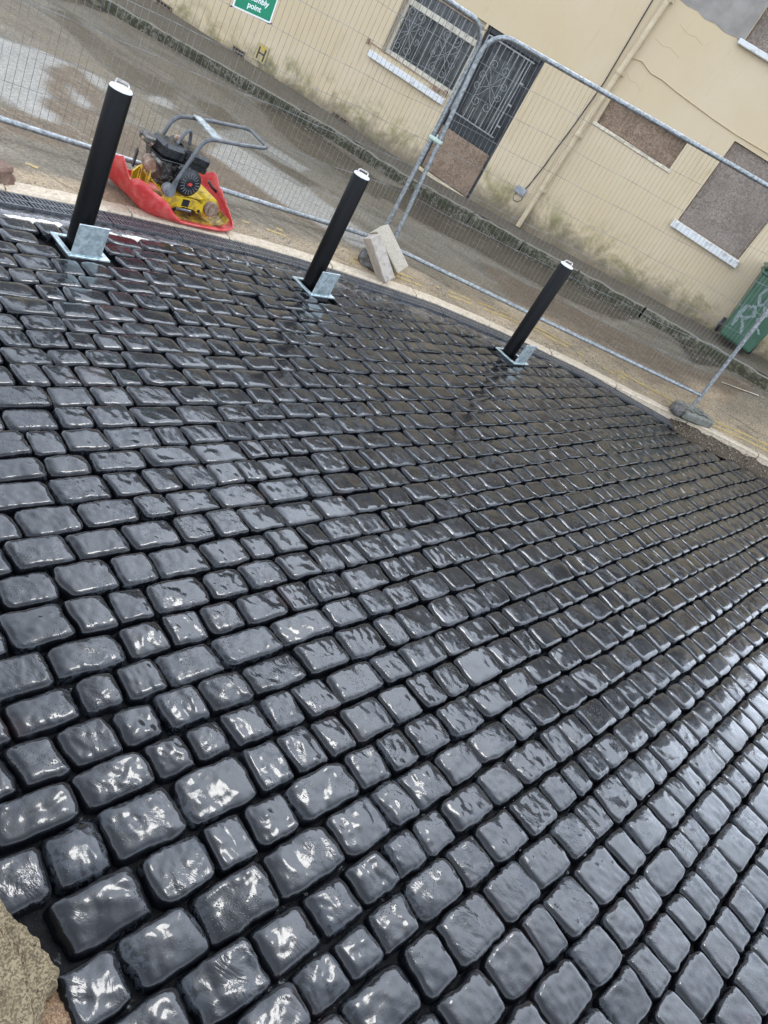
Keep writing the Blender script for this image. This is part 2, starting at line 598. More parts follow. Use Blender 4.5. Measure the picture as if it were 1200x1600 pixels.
M = {}
M['sett'] = mat_sett()
M['bed'] = mat_bed()
M['road'] = mat_road()
M['wall'] = mat_wall()
M['osb_grey'] = mat_osb('weathered_chipboard', (.215, .172, .138), (.31, .255, .212), (.15, .118, .094), (1, 1, 1))
M['osb_brown'] = mat_osb('damp_brown_chipboard', (.22, .15, .10), (.33, .235, .165), (.15, .10, .065), (1, 1, .8))
M['granite'] = mat_granite('rough_buff_granite', (.085, .062, .032), (.20, .155, .09), (.016, .013, .009), 110)
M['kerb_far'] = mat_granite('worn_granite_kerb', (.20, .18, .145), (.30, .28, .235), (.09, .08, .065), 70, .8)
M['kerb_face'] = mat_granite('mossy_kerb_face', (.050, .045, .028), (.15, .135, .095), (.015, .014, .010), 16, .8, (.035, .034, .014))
M['edging'] = mat_granite('buff_concrete_edging', (.44, .36, .26), (.54, .45, .34), (.28, .22, .155), 26, .7)
M['pave'] = mat_granite('dirty_concrete_pavement', (.10, .083, .06), (.16, .138, .105), (.05, .042, .03), 30, .7)
M['block'] = mat_granite('cast_concrete', (.42, .37, .29), (.50, .44, .35), (.34, .29, .22), 50, .75)
M['block_stain'] = mat_granite('damp_stained_concrete', (.36, .31, .26), (.45, .39, .33), (.26, .21, .17), 12, .7)
M['darkstone'] = mat_granite('dark_field_stone', (.07, .065, .06), (.13, .12, .11), (.035, .032, .03), 20, .5)
M['brownstone'] = mat_granite('red_brown_stone', (.15, .09, .065), (.23, .155, .115), (.08, .05, .04), 15, .8)
M['soil'] = mat_granite('gritty_soil', (.05, .035, .022), (.12, .09, .058), (.02, .015, .01), 90, .9)
M['galv'] = mat_galv()
M['galv_bright'] = mat_galv('fresh_galvanised_plate', (.46, .55, .56), (.66, .75, .77), .36)
M['galv_dull'] = mat_galv('weathered_galvanised_tube', (.21, .225, .23), (.36, .375, .38), .5)
M['chrome'] = simple('polished_handle', (.62, .58, .54), (.72, .68, .64), .25, .9, 30, .0002)
M['postblack'] = simple('black_powder_coat', (.0025, .0025, .003), (.004, .004, .0045), .34, 0, 40, .0002, .05, spec=.16)
M['captop'] = simple('pale_painted_cap', (.62, .64, .66), (.74, .76, .78), .35, 0, 25, .0003)
M['iron'] = simple('dark_cast_iron', (.10, .105, .115), (.16, .165, .175), .30, .5, 50, .0008)
M['void'] = simple('dark_void', (.006, .006, .006), (.012, .011, .010), .8, 0, 10)
M['red'] = simple('dusty_red_rubber', (.52, .035, .035), (.58, .10, .085), .5, 0, 14, .003, .12, (.4, .62))
M['yellow'] = simple('worn_yellow_enamel', (.56, .38, .012), (.30, .19, .03), .42, 0, 16, .001, .1, (.48, .66))
M['yellow_dirty'] = simple('oily_yellow_plate', (.42, .28, .03), (.10, .065, .03), .45, 0, 22, .002, .15, (.42, .62))
M['engine_black'] = simple('glossy_black_plastic', (.006, .007, .008), (.014, .015, .017), .28, 0, 30, .0008, .1)
M['engine_metal'] = simple('oily_cast_aluminium', (.17, .16, .14), (.05, .045, .04), .45, .6, 30, .002, .15)
M['tube_grey'] = simple('grey_painted_tube', (.075, .08, .085), (.125, .13, .135), .42, .1, 25, .0005)
M['mountgrey'] = simple('grey_rubber_mount', (.12, .125, .13), (.19, .195, .20), .6, 0, 30)
M['rusty'] = simple('rusty_steel', (.22, .12, .07), (.34, .27, .21), .6, .4, 25, .002)
M['wire'] = simple('galvanised_wire', (.12, .12, .115), (.24, .24, .235), .5, .4, 8)
M['white_sill'] = simple('chipped_white_sill', (.62, .62, .60), (.40, .385, .35), .6, 0, 16, .002, .1, (.52, .68))
M['rawsill'] = simple('peeling_cream_sill', (.64, .56, .42), (.44, .38, .29), .7, 0, 18, .004, .1, (.45, .6))
M['creamwood'] = simple('cream_painted_wood', (.60, .55, .44), (.42, .37, .29), .55, 0, 12, .001, .1, (.5, .7))
M['doorblack'] = simple('black_door_paint', (.010, .012, .014), (.022, .024, .027), .42, 0, 10, .001)
M['glass'] = simple('dark_dirty_glass', (.020, .024, .024), (.06, .065, .062), .18, 0, 6, .0006, .1)
M['grille'] = simple('flaking_grey_iron', (.19, .19, .185), (.30, .30, .29), .5, .2, 30, .0008)
M['pipe'] = simple('cream_painted_downpipe', (.55, .455, .30), (.47, .37, .235), .45, 0, 8, .001)
M['pipe_dirty'] = simple('dirty_crack', (.30, .23, .15), (.22, .17, .11), .8)
M['cable'] = simple('black_cable', (.02, .018, .016), (.05, .045, .04), .5)
M['creamcable'] = simple('painted_over_cable', (.54, .425, .265), (.50, .39, .24), .55)
M['boxgrey'] = simple('grey_plastic_box', (.22, .23, .25), (.30, .31, .33), .5)
M['green_sign'] = simple('green_sign_face', (.0, .20, .095), (.0, .22, .105), .35, 0, 8, .0001)
M['white'] = simple('white_sign_vinyl', (.80, .82, .80), (.76, .78, .77), .4, 0, 10, .0001)
M['sign_yellow'] = simple('faded_yellow_plate', (.42, .33, .12), (.36, .29, .15), .5, 0, 60, .0002)
M['terracotta'] = simple('dirty_terracotta_vent', (.20, .13, .08), (.11, .08, .055), .8, 0, 30, .002)
M['cement'] = simple('bare_grey_cement', (.22, .20, .175), (.30, .275, .245), .8, 0, 5, .004, .08, (.3, .7))
M['bin_green'] = simple('green_bin_plastic', (.028, .075, .045), (.04, .10, .06), .45, 0, 6, .0008)
M['bin_dark'] = simple('black_bin_wheel', (.02, .02, .02), (.04, .04, .04), .6)
M['spray'] = simple('grey_spray_paint', (.20, .24, .23), (.12, .17, .15), .6, 0, 30, .0001)
M['slate'] = simple('grey_roof_slate', (.10, .105, .115), (.15, .15, .16), .6, 0, 4, .004)
M['added_slate'] = simple('added_dark_slate', (.045, .047, .052), (.075, .075, .08), .5, 0, 4, .004)
M['stub'] = simple('grey_green_cast_foot', (.10, .10, .08), (.18, .175, .145), .7, 0, 18, .003)
M['clamp'] = simple('pale_green_clamp', (.50, .62, .52), (.42, .50, .43), .45, .3, 40)
M['ground'] = mat_granite('distant_ground', (.16, .15, .13), (.22, .2, .17), (.09, .085, .07), 8, .85)
M['yellow_line'] = simple('worn_yellow_road_paint', (.40, .28, .09), (.25, .20, .125), .7, 0, 34, .001, .1, (.45, .62))
M['rubble'] = mat_granite('loose_chippings', (.16, .13, .10), (.32, .28, .22), (.07, .055, .04), 40, .85)

# ------------------------------------------------------------------ ground, road, pavement
gm = MB()
gm.add([(-400, -400, -.45), (400, -400, -.45), (400, 400, -.45), (-400, 400, -.45)], [(0, 1, 2, 3)])
gm.build('ground', M['ground'], kind='structure', label='wide ground beneath the street and paving')

# road
uu = np.unique(np.concatenate([np.arange(-16, -9.5, .2), np.arange(-9.5, 3.2, .03), np.arange(3.2, 9, .2)]))
ww = np.linspace(0, 1, 260)
U, Wg = np.meshgrid(uu, ww)
V = v_out(U) * (1 - Wg) + v_kerb(U) * Wg
Zr = z_road(U, V) + .006 * sines(U, V, 3, .5, 3)
X = NU[0] * U + NV[0] * V
Y = NU[1] * U + NV[1] * V


def proj_px(X, Y, Z):
    P = np.stack([X, Y, Z - HC], -1)
    c = P @ np.stack([RT, FH, UP])
    c2 = np.where(c[..., 2] > .05, c[..., 2], np.nan)
    return 600 + FPX * c[..., 0] / c2, 800 + FPX * c[..., 1] / c2


def patch_mask(polys, wob=.06, seed=1):
    """1 inside the outlines (traced on the road plane), edges wandering unevenly"""
    jx = sines(X, Y, seed, 1.3, 5, .62) * wob
    jy = sines(X, Y, seed + 50, 1.3, 5, .62) * wob
    acc = np.zeros(X.shape)
    for poly in polys:
        w = [ground_at(*p)[:2] for p in poly]
        for k, (dx, dy) in enumerate(((0, 0), (.025, 0), (-.025, 0), (0, .03), (0, -.03))):
            acc = acc + inpoly(X + jx + dx, Y + jy + dy, w) / 5
    return np.clip(acc, 0, 1)


pale = patch_mask([[(-90, 20), (0, 60), (60, 78), (110, 100), (165, 125), (175, 142), (150, 138), (118, 100), (80, 104), (68, 135), (80, 152), (60, 165), (88, 182), (80, 194), (40, 178), (0, 150), (-90, 90)],
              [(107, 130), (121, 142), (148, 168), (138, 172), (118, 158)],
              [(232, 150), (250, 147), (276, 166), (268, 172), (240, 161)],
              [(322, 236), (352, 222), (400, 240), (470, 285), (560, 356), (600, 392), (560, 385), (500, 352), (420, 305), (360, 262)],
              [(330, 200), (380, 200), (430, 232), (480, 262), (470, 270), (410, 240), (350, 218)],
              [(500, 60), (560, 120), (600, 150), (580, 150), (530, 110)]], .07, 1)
wet = patch_mask([[(75, 12), (112, 20), (150, 58), (190, 93), (240, 118), (282, 140), (270, 156), (232, 150), (190, 126), (160, 102), (118, 64)],  # wet patches, plus one painted shade patch by the kerb
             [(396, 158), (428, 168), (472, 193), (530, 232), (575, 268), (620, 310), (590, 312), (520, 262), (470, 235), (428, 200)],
             [(90, -30), (175, -20), (205, 20), (180, 22), (120, 8), (70, -6)],  # shade by the kerb painted in as dark road, not wetness
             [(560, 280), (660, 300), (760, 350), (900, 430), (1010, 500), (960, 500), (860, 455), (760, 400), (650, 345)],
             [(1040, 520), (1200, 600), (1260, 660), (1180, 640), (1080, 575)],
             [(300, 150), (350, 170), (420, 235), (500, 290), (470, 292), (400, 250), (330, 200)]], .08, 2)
mud = patch_mask([[(70, 98), (112, 95), (142, 115), (166, 150), (172, 178), (150, 192), (90, 186), (62, 160), (76, 140)],
             [(-80, 150), (40, 180), (130, 200), (200, 195), (330, 235), (420, 300), (520, 350), (600, 390), (540, 372), (430, 330), (300, 280), (180, 240), (-80, 190)],
             [(740, 400), (900, 480), (1050, 560), (1150, 640), (1100, 640), (950, 560), (800, 470)]], .1, 3)
near = 1 - smooth(.45, 1.15, (V - v_out(U)) + .12 * sines(X, Y, 9, .8, 4))
sand = np.clip(near * (.55 + .5 * sines(X, Y, 12, .9, 4)) * smooth(-4.5, -3.0, U), 0, 1)
band = (V - v_out(U))
sand = np.maximum(sand, .75 * smooth(.25, .4, band) * (1 - smooth(.9, 1.3, band)) * smooth(-.2, .35, sines(X, Y, 15, .5, 4)))
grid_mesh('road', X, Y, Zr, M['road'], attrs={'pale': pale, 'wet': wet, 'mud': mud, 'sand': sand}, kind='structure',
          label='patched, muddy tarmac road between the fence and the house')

# far kerb stones and pavement
kerb = empty('kerb', kind='structure', label='old mossy granite kerb below the house wall')
u0 = -11.0
while u0 < 3.2:
    L = random.uniform(.75, 1.25)
    if u0 < -7.25 < u0 + L: L = -7.25 - u0
    u1 = u0 + L
    mb = MB(); n = 22
    vs = []; fs = []
    for i in range(n + 1):
        uq = u0 + .012 + (L - .024) * i / n
        a = float(v_kerb(uq)) + .012 * mnoise.noise((uq * 3, 1, 0))
        zt = float(z_pave(uq)) - .028 + .020 * mnoise.noise((uq * 5, 0, 2))
        zb = float(z_pave(uq)) - .30
        for dv, z in ((.004, zb), (0, zt - .03 + .008 * mnoise.noise((uq * 9, 4, 2))), (.022, zt), (.13, zt + .004), (.15, zb)):
            x, y = W2(uq, a + dv + .016 * mnoise.noise((uq * 7, dv * 40, 3)) + .008 * mnoise.noise((uq * 21, dv * 60, 8)))
            vs.append((x, y, z))
    for i in range(n):
        for k in range(4):
            fs.append((i * 5 + k, i * 5 + k + 1, (i + 1) * 5 + k + 1, (i + 1) * 5 + k))
    fs.append((0, 1, 2, 3, 4)); fs.append(tuple(n * 5 + k for k in (4, 3, 2, 1, 0)))
    mb.add(vs, fs)
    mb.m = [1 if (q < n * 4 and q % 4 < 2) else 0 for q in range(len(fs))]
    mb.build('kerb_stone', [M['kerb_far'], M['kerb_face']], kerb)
    u0 = u1
pu = np.arange(-16, 9.01, .12); pt = np.linspace(0, 1, 14)
PU, PT = np.meshgrid(pu, pt)
PV = (v_kerb(PU) + .14) * (1 - PT) + (DF + .05) * PT
PZ = z_pave(PU) - .03 * (1 - PT) + .012 * sines(PU, PV, 21, .7, 4)
grid_mesh('pavement', NU[0] * PU + NV[0] * PV, NU[1] * PU + NV[1] * PV, PZ, M['pave'], kind='structure',
          label='narrow dirty pavement along the foot of the house')

# worn double yellow line (sheets just above the road)
lines = empty('road_marking', kind='structure', label='worn double yellow line along the edge of the road')
spine = [(-90, 205), (20, 243), (85, 268), (135, 283), (190, 296), (280, 318), (365, 337), (420, 356), (470, 375), (560, 408), (700, 458), (790, 493), (825, 508), (905, 549), (974, 588), (1040, 624), (1100, 655), (1200, 712), (1290, 765)]
SP = [Vector(ground_at(*p)) for p in spine]
for side, seed in ((-.05, 4), (.05, 9)):
    mb = MB(); lastk = None; acc = 0
    for i in range(len(SP) - 1):
        a, b = SP[i], SP[i + 1]
        d = (b - a); Ld = d.length; d.normalize(); nrm = Vector((-d.y, d.x, 0))
        k = int(Ld / .02) + 1
        for j in range(k):
            s0, s1 = Ld * j / k, Ld * (j + 1) / k
            p = a + d * s0 + nrm * side; q = a + d * s1 + nrm * side
            t = acc + s0
            uq = uv_of(p)[0]
            wear = .10 if uq > .55 else (-.12 if uq < -2.9 else (-.02 if uq < -.9 else .02))
            if mnoise.noise((t * 1.6, seed, 0)) + .55 * mnoise.noise((t * 7, seed, 3)) + wear * 2.6 < -.10: continue
            wd = .021 * (1 + .35 * mnoise.noise((t * 9, seed, 7)))
            vs = []
            for r in (p - nrm * wd, p + nrm * wd, q + nrm * wd, q - nrm * wd):
                ru, rv = uv_of(r); vs.append((r.x, r.y, float(z_road(ru, rv)) + .006 * float(sines(np.array(ru), np.array(rv), 3, .5, 3)) + .003))
            mb.add(vs, [(0, 1, 2, 3)])
        acc += Ld
    mb.build('painted_line', M['yellow_line'], lines)
# a short white paint mark on the right
mb = MB()
a = Vector(ground_at(1108, 620)); b = Vector(ground_at(1155, 652)); d = (b - a).normalized(); nr = Vector((-d.y, d.x, 0)) * .02
mb.add([tuple(p + Vector((0, 0, .012))) for p in (a - nr * .4, a + nr * .4, b + nr, b - nr)], [(0, 1, 2, 3)])
mb.build('paint_mark', M['rawsill'], lines)

# concrete edging along the drain
edge = empty('edging_kerb', kind='structure', label='pale buff concrete edging beside the drain channel')


def curve_pts(fv, ua, ub, step=.004):
    us = np.arange(ua, ub, step)
    vs = fv(us)
    P = np.stack([NU[0] * us + NV[0] * vs, NU[1] * us + NV[1] * vs], -1)
    # smooth the corners of the outline
    k = np.ones(61) / 61
    Q = P.copy()
    for c in range(2):
        pad = np.concatenate([np.full(30, P[0, c]), P[:, c], np.full(30, P[-1, c])])
        Q[:, c] = np.convolve(pad, k, 'valid')
    s = np.concatenate([[0], np.cumsum(np.linalg.norm(np.diff(Q, axis=0), axis=1))])
    return Q, s


def at_s(Q, s, x):
    p = np.array([np.interp(x, s, Q[:, 0]), np.interp(x, s, Q[:, 1])])
    e = .03
    q = np.array([np.interp(x + e, s, Q[:, 0]), np.interp(x + e, s, Q[:, 1])]) - np.array([np.interp(x - e, s, Q[:, 0]), np.interp(x - e, s, Q[:, 1])])
    q = q / (np.linalg.norm(q) + 1e-9)
    return p, q, np.array([-q[1], q[0]])


QO, SO = curve_pts(v_out, -4.4, 3.0)
x0 = 0.0
while x0 < SO[-1] - .3:
    L = random.uniform(.72, .98)
    vs = []; fs = []; n = 8
    lift = random.uniform(-.004, .008)
    for i in range(n + 1):
        s = x0 + .006 + (L - .012) * i / n
        p, tq, nq = at_s(QO, SO, s)
        u_, v_ = uv_of(p)
        zt = float(z_near(u_)) + .014 + lift
        ew = .125 + .05 * float(smooth(.2, 1.0, u_))
        jit = .007 * mnoise.noise((s * 6, 2, 0))
        for dn, z in ((.004 + jit, -.12), (.004 + jit, zt - .012), (.018 + jit, zt), (ew + jit * 2, zt + .002), (ew + .012, zt - .05)):
            q = p + nq * dn
            vs.append((q[0], q[1], z + .003 * mnoise.noise((s * 12, dn * 30, 5))))
    for i in range(n):
        for k in range(4): fs.append((i * 5 + k, i * 5 + k + 1, (i + 1) * 5 + k + 1, (i + 1) * 5 + k))
    fs.append((0, 1, 2, 3, 4)); fs.append(tuple(n * 5 + k for k in (4, 3, 2, 1, 0)))
    MB().add(vs, fs).build('edging_stone', M['edging'], edge)
    x0 += L

# ------------------------------------------------------------------ drain channel
drain = empty('drain_channel', label='curved black slotted drain channel round the edge of the cobbles', cat='drain')
QC, SCs = curve_pts(lambda u: v_out(u), -4.35, .69)
CW = .155                                            # channel width, on the cobble side of the edging
tro = MB(); vs = []; fs = []; n = 110
for i in range(n + 1):
    p, tq, nq = at_s(QC, SCs, SCs[-1] * i / n)
    for dn, z in ((-.002, -.006), (-.004, -.11), (-CW + .004, -.11), (-CW + .002, -.006)):
        q = p + nq * dn; vs.append((q[0], q[1], z))
for i in range(n):
    for k in range(3): fs.append((i * 4 + k, i * 4 + k + 1, (i + 1) * 4 + k + 1, (i + 1) * 4 + k))
tro.add(vs, fs).build('trough', M['void'], drain)
x0 = 0.0
gl = .5
while x0 < SCs[-1] - .1:
    L = min(gl, SCs[-1] - x0)
    mb = MB()
    for dn, w in ((-.008, .014), (-CW * .5, .018), (-CW + .008, .014)):      # long rails of the grating
        ring = []
        for i in range(7):
            s = x0 + .003 + (L - .006) * i / 6
            p, tq, nq = at_s(QC, SCs, s)
            a = p + nq * (dn - w / 2); b = p + nq * (dn + w / 2)
            ring.append([(a[0], a[1], -.018), (a[0], a[1], .004), (b[0], b[1], .004), (b[0], b[1], -.018)])
        vs = [q for r in ring for q in r]
        fs = [(i * 4 + k, i * 4 + (k + 1) % 4, (i + 1) * 4 + (k + 1) % 4, (i + 1) * 4 + k) for i in range(6) for k in range(4)]
        mb.add(vs, fs)
    k = 0
    nb = int(L / .026)
    for j in range(nb):
        s = x0 + .008 + j * .026
        p, tq, nq = at_s(QC, SCs, s)
        for (d0, d1) in ((-.008, -CW * .5 + .003), (-CW * .5 - .003, -CW + .008)):
            a = p + nq * d0; b = p + nq * d1 + tq * .014
            w = tq * .0065
            vs = []
            for c in (a - w, a + w, b + w, b - w): vs += [(c[0], c[1], -.016), (c[0], c[1], .003)]
            mb.add(vs, [(1, 3, 5, 7), (0, 1, 3, 2), (2, 3, 5, 4), (4, 5, 7, 6), (6, 7, 1, 0)])
    mb.build('grating', M['iron'], drain)
    x0 += L

_ip = np.array([at_s(QC, SCs, x)[0] - at_s(QC, SCs, x)[2] * (CW + .002) for x in np.linspace(0, SCs[-1], 120)])
_iu = _ip @ NU; _iv = _ip @ NV
_o = np.argsort(_iu); _iu, _iv = _iu[_o], _iv[_o]
_keep = _iu < .66
_iu, _iv = _iu[_keep], _iv[_keep]
_tail = _vi[_vi[:, 0] > .69]
_head = _vi[_vi[:, 0] < _iu[0] - .05]
_tu = np.concatenate([_head[:, 0], _iu, [.74], _tail[:, 0]]); _tv = np.concatenate([_head[:, 1], _iv, [7.80], _tail[:, 1]])


def v_in(u): return np.interp(u, _tu, _tv)


# ------------------------------------------------------------------ cobbles
ROW = R(61)
TD = np.array([math.cos(ROW), math.sin(ROW)]); ND = np.array([math.sin(ROW), -math.cos(ROW)])
bollards = [(124, 382, .0), (495, 452, .0), (808, 556, .0)]
BP = []
for (bx, by, _) in bollards:
    BP.append(G(bx, by, 0.0))
stone_poly_px = [(0, 1445), (35, 1480), (62, 1510), (72, 1535), (85, 1560), (110, 1590), (125, 1650), (0, 1700), (-200, 1700), (-200, 1300)]


ROWJ = [random.uniform(-.007, .007) for _ in range(80)]


def row_off(k, t):
    return -3.78 + k * .1355 + k * k * .00016 + ROWJ[k + 3] + (k - 22) * .0012 * (t - 2.0) + .006 * math.sin(t * 1.7 + k) + .004 * math.sin(t * 4.1 + 2.3 * k)


def vin_ok(P, m=.0):
    u, v = uv_of(P)
    return v < float(v_in(u)) - m


cands = []
for k in range(-2, 56):
    t = -1.6 + random.uniform(0, .2)
    while t < 9.0:
        r = random.random()
        L = random.uniform(.130, .165) if r < .36 else (random.uniform(.175, .22) if r < .76 else random.uniform(.22, .265))
        tc = t + L / 2
        s0, s1 = row_off(k, tc), row_off(k + 1, tc)
        sc = (s0 + s1) / 2
        P = TD * tc + ND * sc
        Wd = s1 - s0
        t += L
        u_, v_ = uv_of(P)
        lim = float(v_in(u_))
        if v_ > lim - .035: continue
        # trim the stones that meet the channel
        px, py = proj_px(np.array(P[0]), np.array(P[1]), np.array(0.0))
        if P[1] < .2 or not (-230 < px < 1430 and 200 < py < 1900): continue
        cands.append((P, L, Wd, k))


def box_hits(P, half=.15):
    for b in BP:
        d = P - b
        if abs(d @ FRX) < half and abs(d @ FRY) < half: return True
    return False


# bollard frame axes, from the galvanised frames in the photograph
FRX = np.array([math.cos(R(61)), math.sin(R(61))]); FRY = np.array([math.cos(R(151)), math.sin(R(151))])
FB = [np.array(c) + FRX * .128 + FRY * .135 for c in ((-2.175, 3.633), (-1.266, 5.147), (.259, 6.433))]
FH2 = .135


def hits_frame(P, mL, mW):
    for b in FB:
        d = P - b
        if abs(d @ FRX) < FH2 + mL and abs(d @ FRY) < FH2 + mL: return True
    return False


BLK = [ground_at(600, 436)[:2]]


def big_stone_hit(P):
    px, py = proj_px(np.array(P[0]), np.array(P[1]), np.array(0.0))
    return bool(inpoly(np.array([float(px)]), np.array([float(py)]), stone_poly_px)[0])


setts = []
for (P, L, Wd, k) in cands:
    if hits_frame(P, .02, .02) or big_stone_hit(P): continue
    setts.append((P, L, Wd, k))


def prox(P):
    return float(1.0 / (P[0] ** 2 + P[1] ** 2 + HC ** 2) ** 1.5)


def infr(P):
    px, py = proj_px(np.array(P[0]), np.array(P[1]), np.array(0.0))
    return -60 < px < 1260 and -60 < py < 1660


setts.sort(key=lambda q: -(prox(q[0]) if infr(q[0]) else 0))


def scum_at(x, y):
    u = NU[0] * x + NU[1] * y; v = NV[0] * x + NV[1] * y
    d = v_in(u) - v
    a = (1 - smooth(.10, .55, d + .12 * sines(x, y, 31, .8, 3))) * (1 - smooth(-1.2, .4, u))
    return np.clip(a, 0, 1)


def sett_geo(P, L, Wd, seed, nu, nw, worn):
    """one riven, wet, tumbled-edge stone: rounded outline, domed uneven top, sides down into the joint"""
    g = np.random.default_rng(seed)
    gap_t, gap_w = g.uniform(.004, .011), g.uniform(.005, .011)
    hx, hy = (L - gap_t) / 2, (Wd - gap_w) / 2
    def nodes(n):
        m = n - 4
        core = np.linspace(-.86, .86, m)
        return np.concatenate([[-1.0, -.955], core, [.955, 1.0]])
    a, b = np.meshgrid(nodes(nu), nodes(nw))
    mx = np.maximum(np.abs(a), np.abs(b)) + 1e-9
    ne = g.uniform(4.5, 9)
    kk = (np.abs(a / mx) ** ne + np.abs(b / mx) ** ne) ** (-1 / ne)
    bl = mx ** 3
    x = a * (1 + (kk - 1) * bl) * hx; y = b * (1 + (kk - 1) * bl) * hy
    m = mx
    # uneven outline
    x = x * (1 + .07 * m * sines(y / .1, x / .2, seed + 1, .7, 3)) + .0
    y = y * (1 + .08 * m * sines(x / .1, y / .2, seed + 2, .7, 3))
    x += .012 * g.uniform(-1, 1) * (y / hy) * .6            # slight skew
    e = (1 - m) * min(hx, hy)
    bev = g.uniform(.010, .018) + .014 * worn * g.random()
    q = np.clip(1 - e / bev, 0, 1)
    drop = bev * .85 * (1 - np.sqrt(np.clip(1 - q ** 2, 0, 1)))
    rr = (x / hx) ** 2 * .5 + (y / hy) ** 2 * .5
    z = -drop - rr * g.uniform(.002, .018) * worn
    z += g.uniform(.002, .0048) * (.35 + .65 * worn) * sines(x / .1, y / .1, seed + 3, .8, 3, .5)
    z += (.0022 * np.abs(sines(x / .1, y / .1, seed + 4, 1.3, 2, .5)) - .001)
    z += x * g.normal(0, .020 + .02 * worn) + y * g.normal(0, .022 + .025 * worn)
    z += g.normal(0, .0028)
    # skirt
    n0 = a.shape
    ring = []
    for j in range(n0[1]): ring.append((0, j))
    for i in range(1, n0[0]): ring.append((i, n0[1] - 1))
    for j in range(n0[1] - 2, -1, -1): ring.append((n0[0] - 1, j))
    for i in range(n0[0] - 2, 0, -1): ring.append((i, 0))
    ri = np.array([i * n0[1] + j for i, j in ring])
    xf, yf, zf = x.ravel(), y.ravel(), z.ravel()
    co = [np.stack([xf, yf, zf], -1)]
    nr = len(ri)
    f = []
    idx = np.arange(n0[0] * n0[1]).reshape(n0)
    f.append(np.stack([idx[:-1, :-1], idx[:-1, 1:], idx[1:, 1:], idx[1:, :-1]], -1).reshape(-1, 4))
    prev = ri
    base = len(xf)
    for dz, sc in ((-.014, 1.03), (-.034, 1.045), (-.062, 1.04)):
        wob = 1 + .03 * sines(xf[ri] / .1, yf[ri] / .1 + dz * 40, seed + 6, 1.6, 2)
        co.append(np.stack([xf[ri] * sc * wob, yf[ri] * sc * wob, zf[ri] + dz], -1))
        cur = base + np.arange(nr)
        f.append(np.stack([prev, cur, np.roll(cur, -1), np.roll(prev, -1)], -1))
        prev = cur; base += nr
    co = np.concatenate(co); f = np.concatenate(f)
    w = np.empty_like(co)
    w[:, 0] = P[0] + co[:, 0] * TD[0] + co[:, 1] * ND[0]
    w[:, 1] = P[1] + co[:, 0] * TD[1] + co[:, 1] * ND[1]
    w[:, 2] = co[:, 2] - .002
    f = f[:, ::-1]
    return w, f


GR0 = G(90, 1535, 0); _g1 = G(142, 1650, 0)
GRT = (_g1 - GR0) / np.linalg.norm(_g1 - GR0); GRN = np.array([-GRT[1], GRT[0]])
if (G(0, 1650, 0) - GR0) @ GRN < 0: GRN = -GRN
paving = empty('cobbled_paving', kind='structure', label='wet black cobbled paving laid in staggered rows')
far_co, far_f, far_r, far_s = [], [], [], []
fb = 0
for i, (P, L, Wd, k) in enumerate(setts):
    if i < 130: nu, nw = 28, 20
    elif i < 300: nu, nw = 20, 15
    elif i < 800: nu, nw = 13, 10
    else: nu, nw = 10, 8
    u_, v_ = uv_of(P)
    # the stones by the old granite block are rounder, the rest are flatter on top
    co, f = sett_geo(P, L, Wd, 1000 + i * 13, nu, nw, float(np.clip(1.25 - np.hypot(P[0] - .1, P[1] - .8) / 1.5, .22, 1)))
    over = v_ + .09 - float(v_in(u_))
    r = random.random()
    # stones cut to the line of the channel
    uu_ = NU[0] * co[:, 0] + NU[1] * co[:, 1]; vv_ = NV[0] * co[:, 0] + NV[1] * co[:, 1]
    lim = v_in(uu_) - .006
    ex = np.maximum(vv_ - lim, 0)
    co[:, 0] -= NV[0] * ex; co[:, 1] -= NV[1] * ex
    # corners broken away beside the granite block
    e1 = (co[:, :2] - GR0) @ GRN; e2 = (co[:, :2] - GR0) @ GRT
    co[:, 2] -= .07 * smooth(-.004, .016, e1 + .006 * sines(co[:, 0] * 10, co[:, 1] * 10, 77, 2.0, 3)) * (e2 > -.02) * (e2 < .4)
    sc_ = scum_at(co[:, 0], co[:, 1])
    if i < 300:
        np_mesh('sett', co, f, M['sett'], paving, {'rnd': np.full(len(co), r), 'scum': sc_})
    else:
        far_co.append(co); far_f.append(f + fb); fb += len(co)
        far_r.append(np.full(len(co), r)); far_s.append(sc_)
np_mesh('distant_setts', np.concatenate(far_co), np.concatenate(far_f), M['sett'], paving,
        {'rnd': np.concatenate(far_r), 'scum': np.concatenate(far_s)}, kind='stuff')
print('setts', len(setts))

# joint bed under the stones
bx = np.arange(-4.2, 5.4, .035); by = np.arange(-.6, 8.6, .035)
BX, BY = np.meshgrid(bx, by)
bu = NU[0] * BX + NU[1] * BY; bv = NV[0] * BX + NV[1] * BY
BZ = -.046 + .004 * sines(BX, BY, 41, 2.2, 4)
sc_b = scum_at(BX, BY)
BZ = BZ + .040 * smooth(.25, .9, sc_b)
BZ = np.where(bv > v_in(bu) - .03, -.06, BZ)
BZ = np.where(bv > v_in(bu) + .02, -.14, BZ)
grid_mesh('joint_bed', BX, BY, BZ, M['bed'], paving, {'scum': sc_b})

# soil strip at the right-hand end, between the last stones and the edging
su = np.arange(.66, 2.6, .02); st = np.linspace(0, 1, 16)
SU, ST = np.meshgrid(su, st)
SV = (v_in(SU) - .01) * (1 - ST) + (v_out(SU) + .02) * ST
SZ = -.03 + (.02 + z_near(SU) * .75) * ST + .022 * sines(SU, SV, 51, 3.0, 4)
grid_mesh('soil_strip', NU[0] * SU + NV[0] * SV, NU[1] * SU + NV[1] * SV, SZ, M['soil'], kind='stuff',
          label='strip of gritty brown soil between the cobbles and the edging', cat='soil')

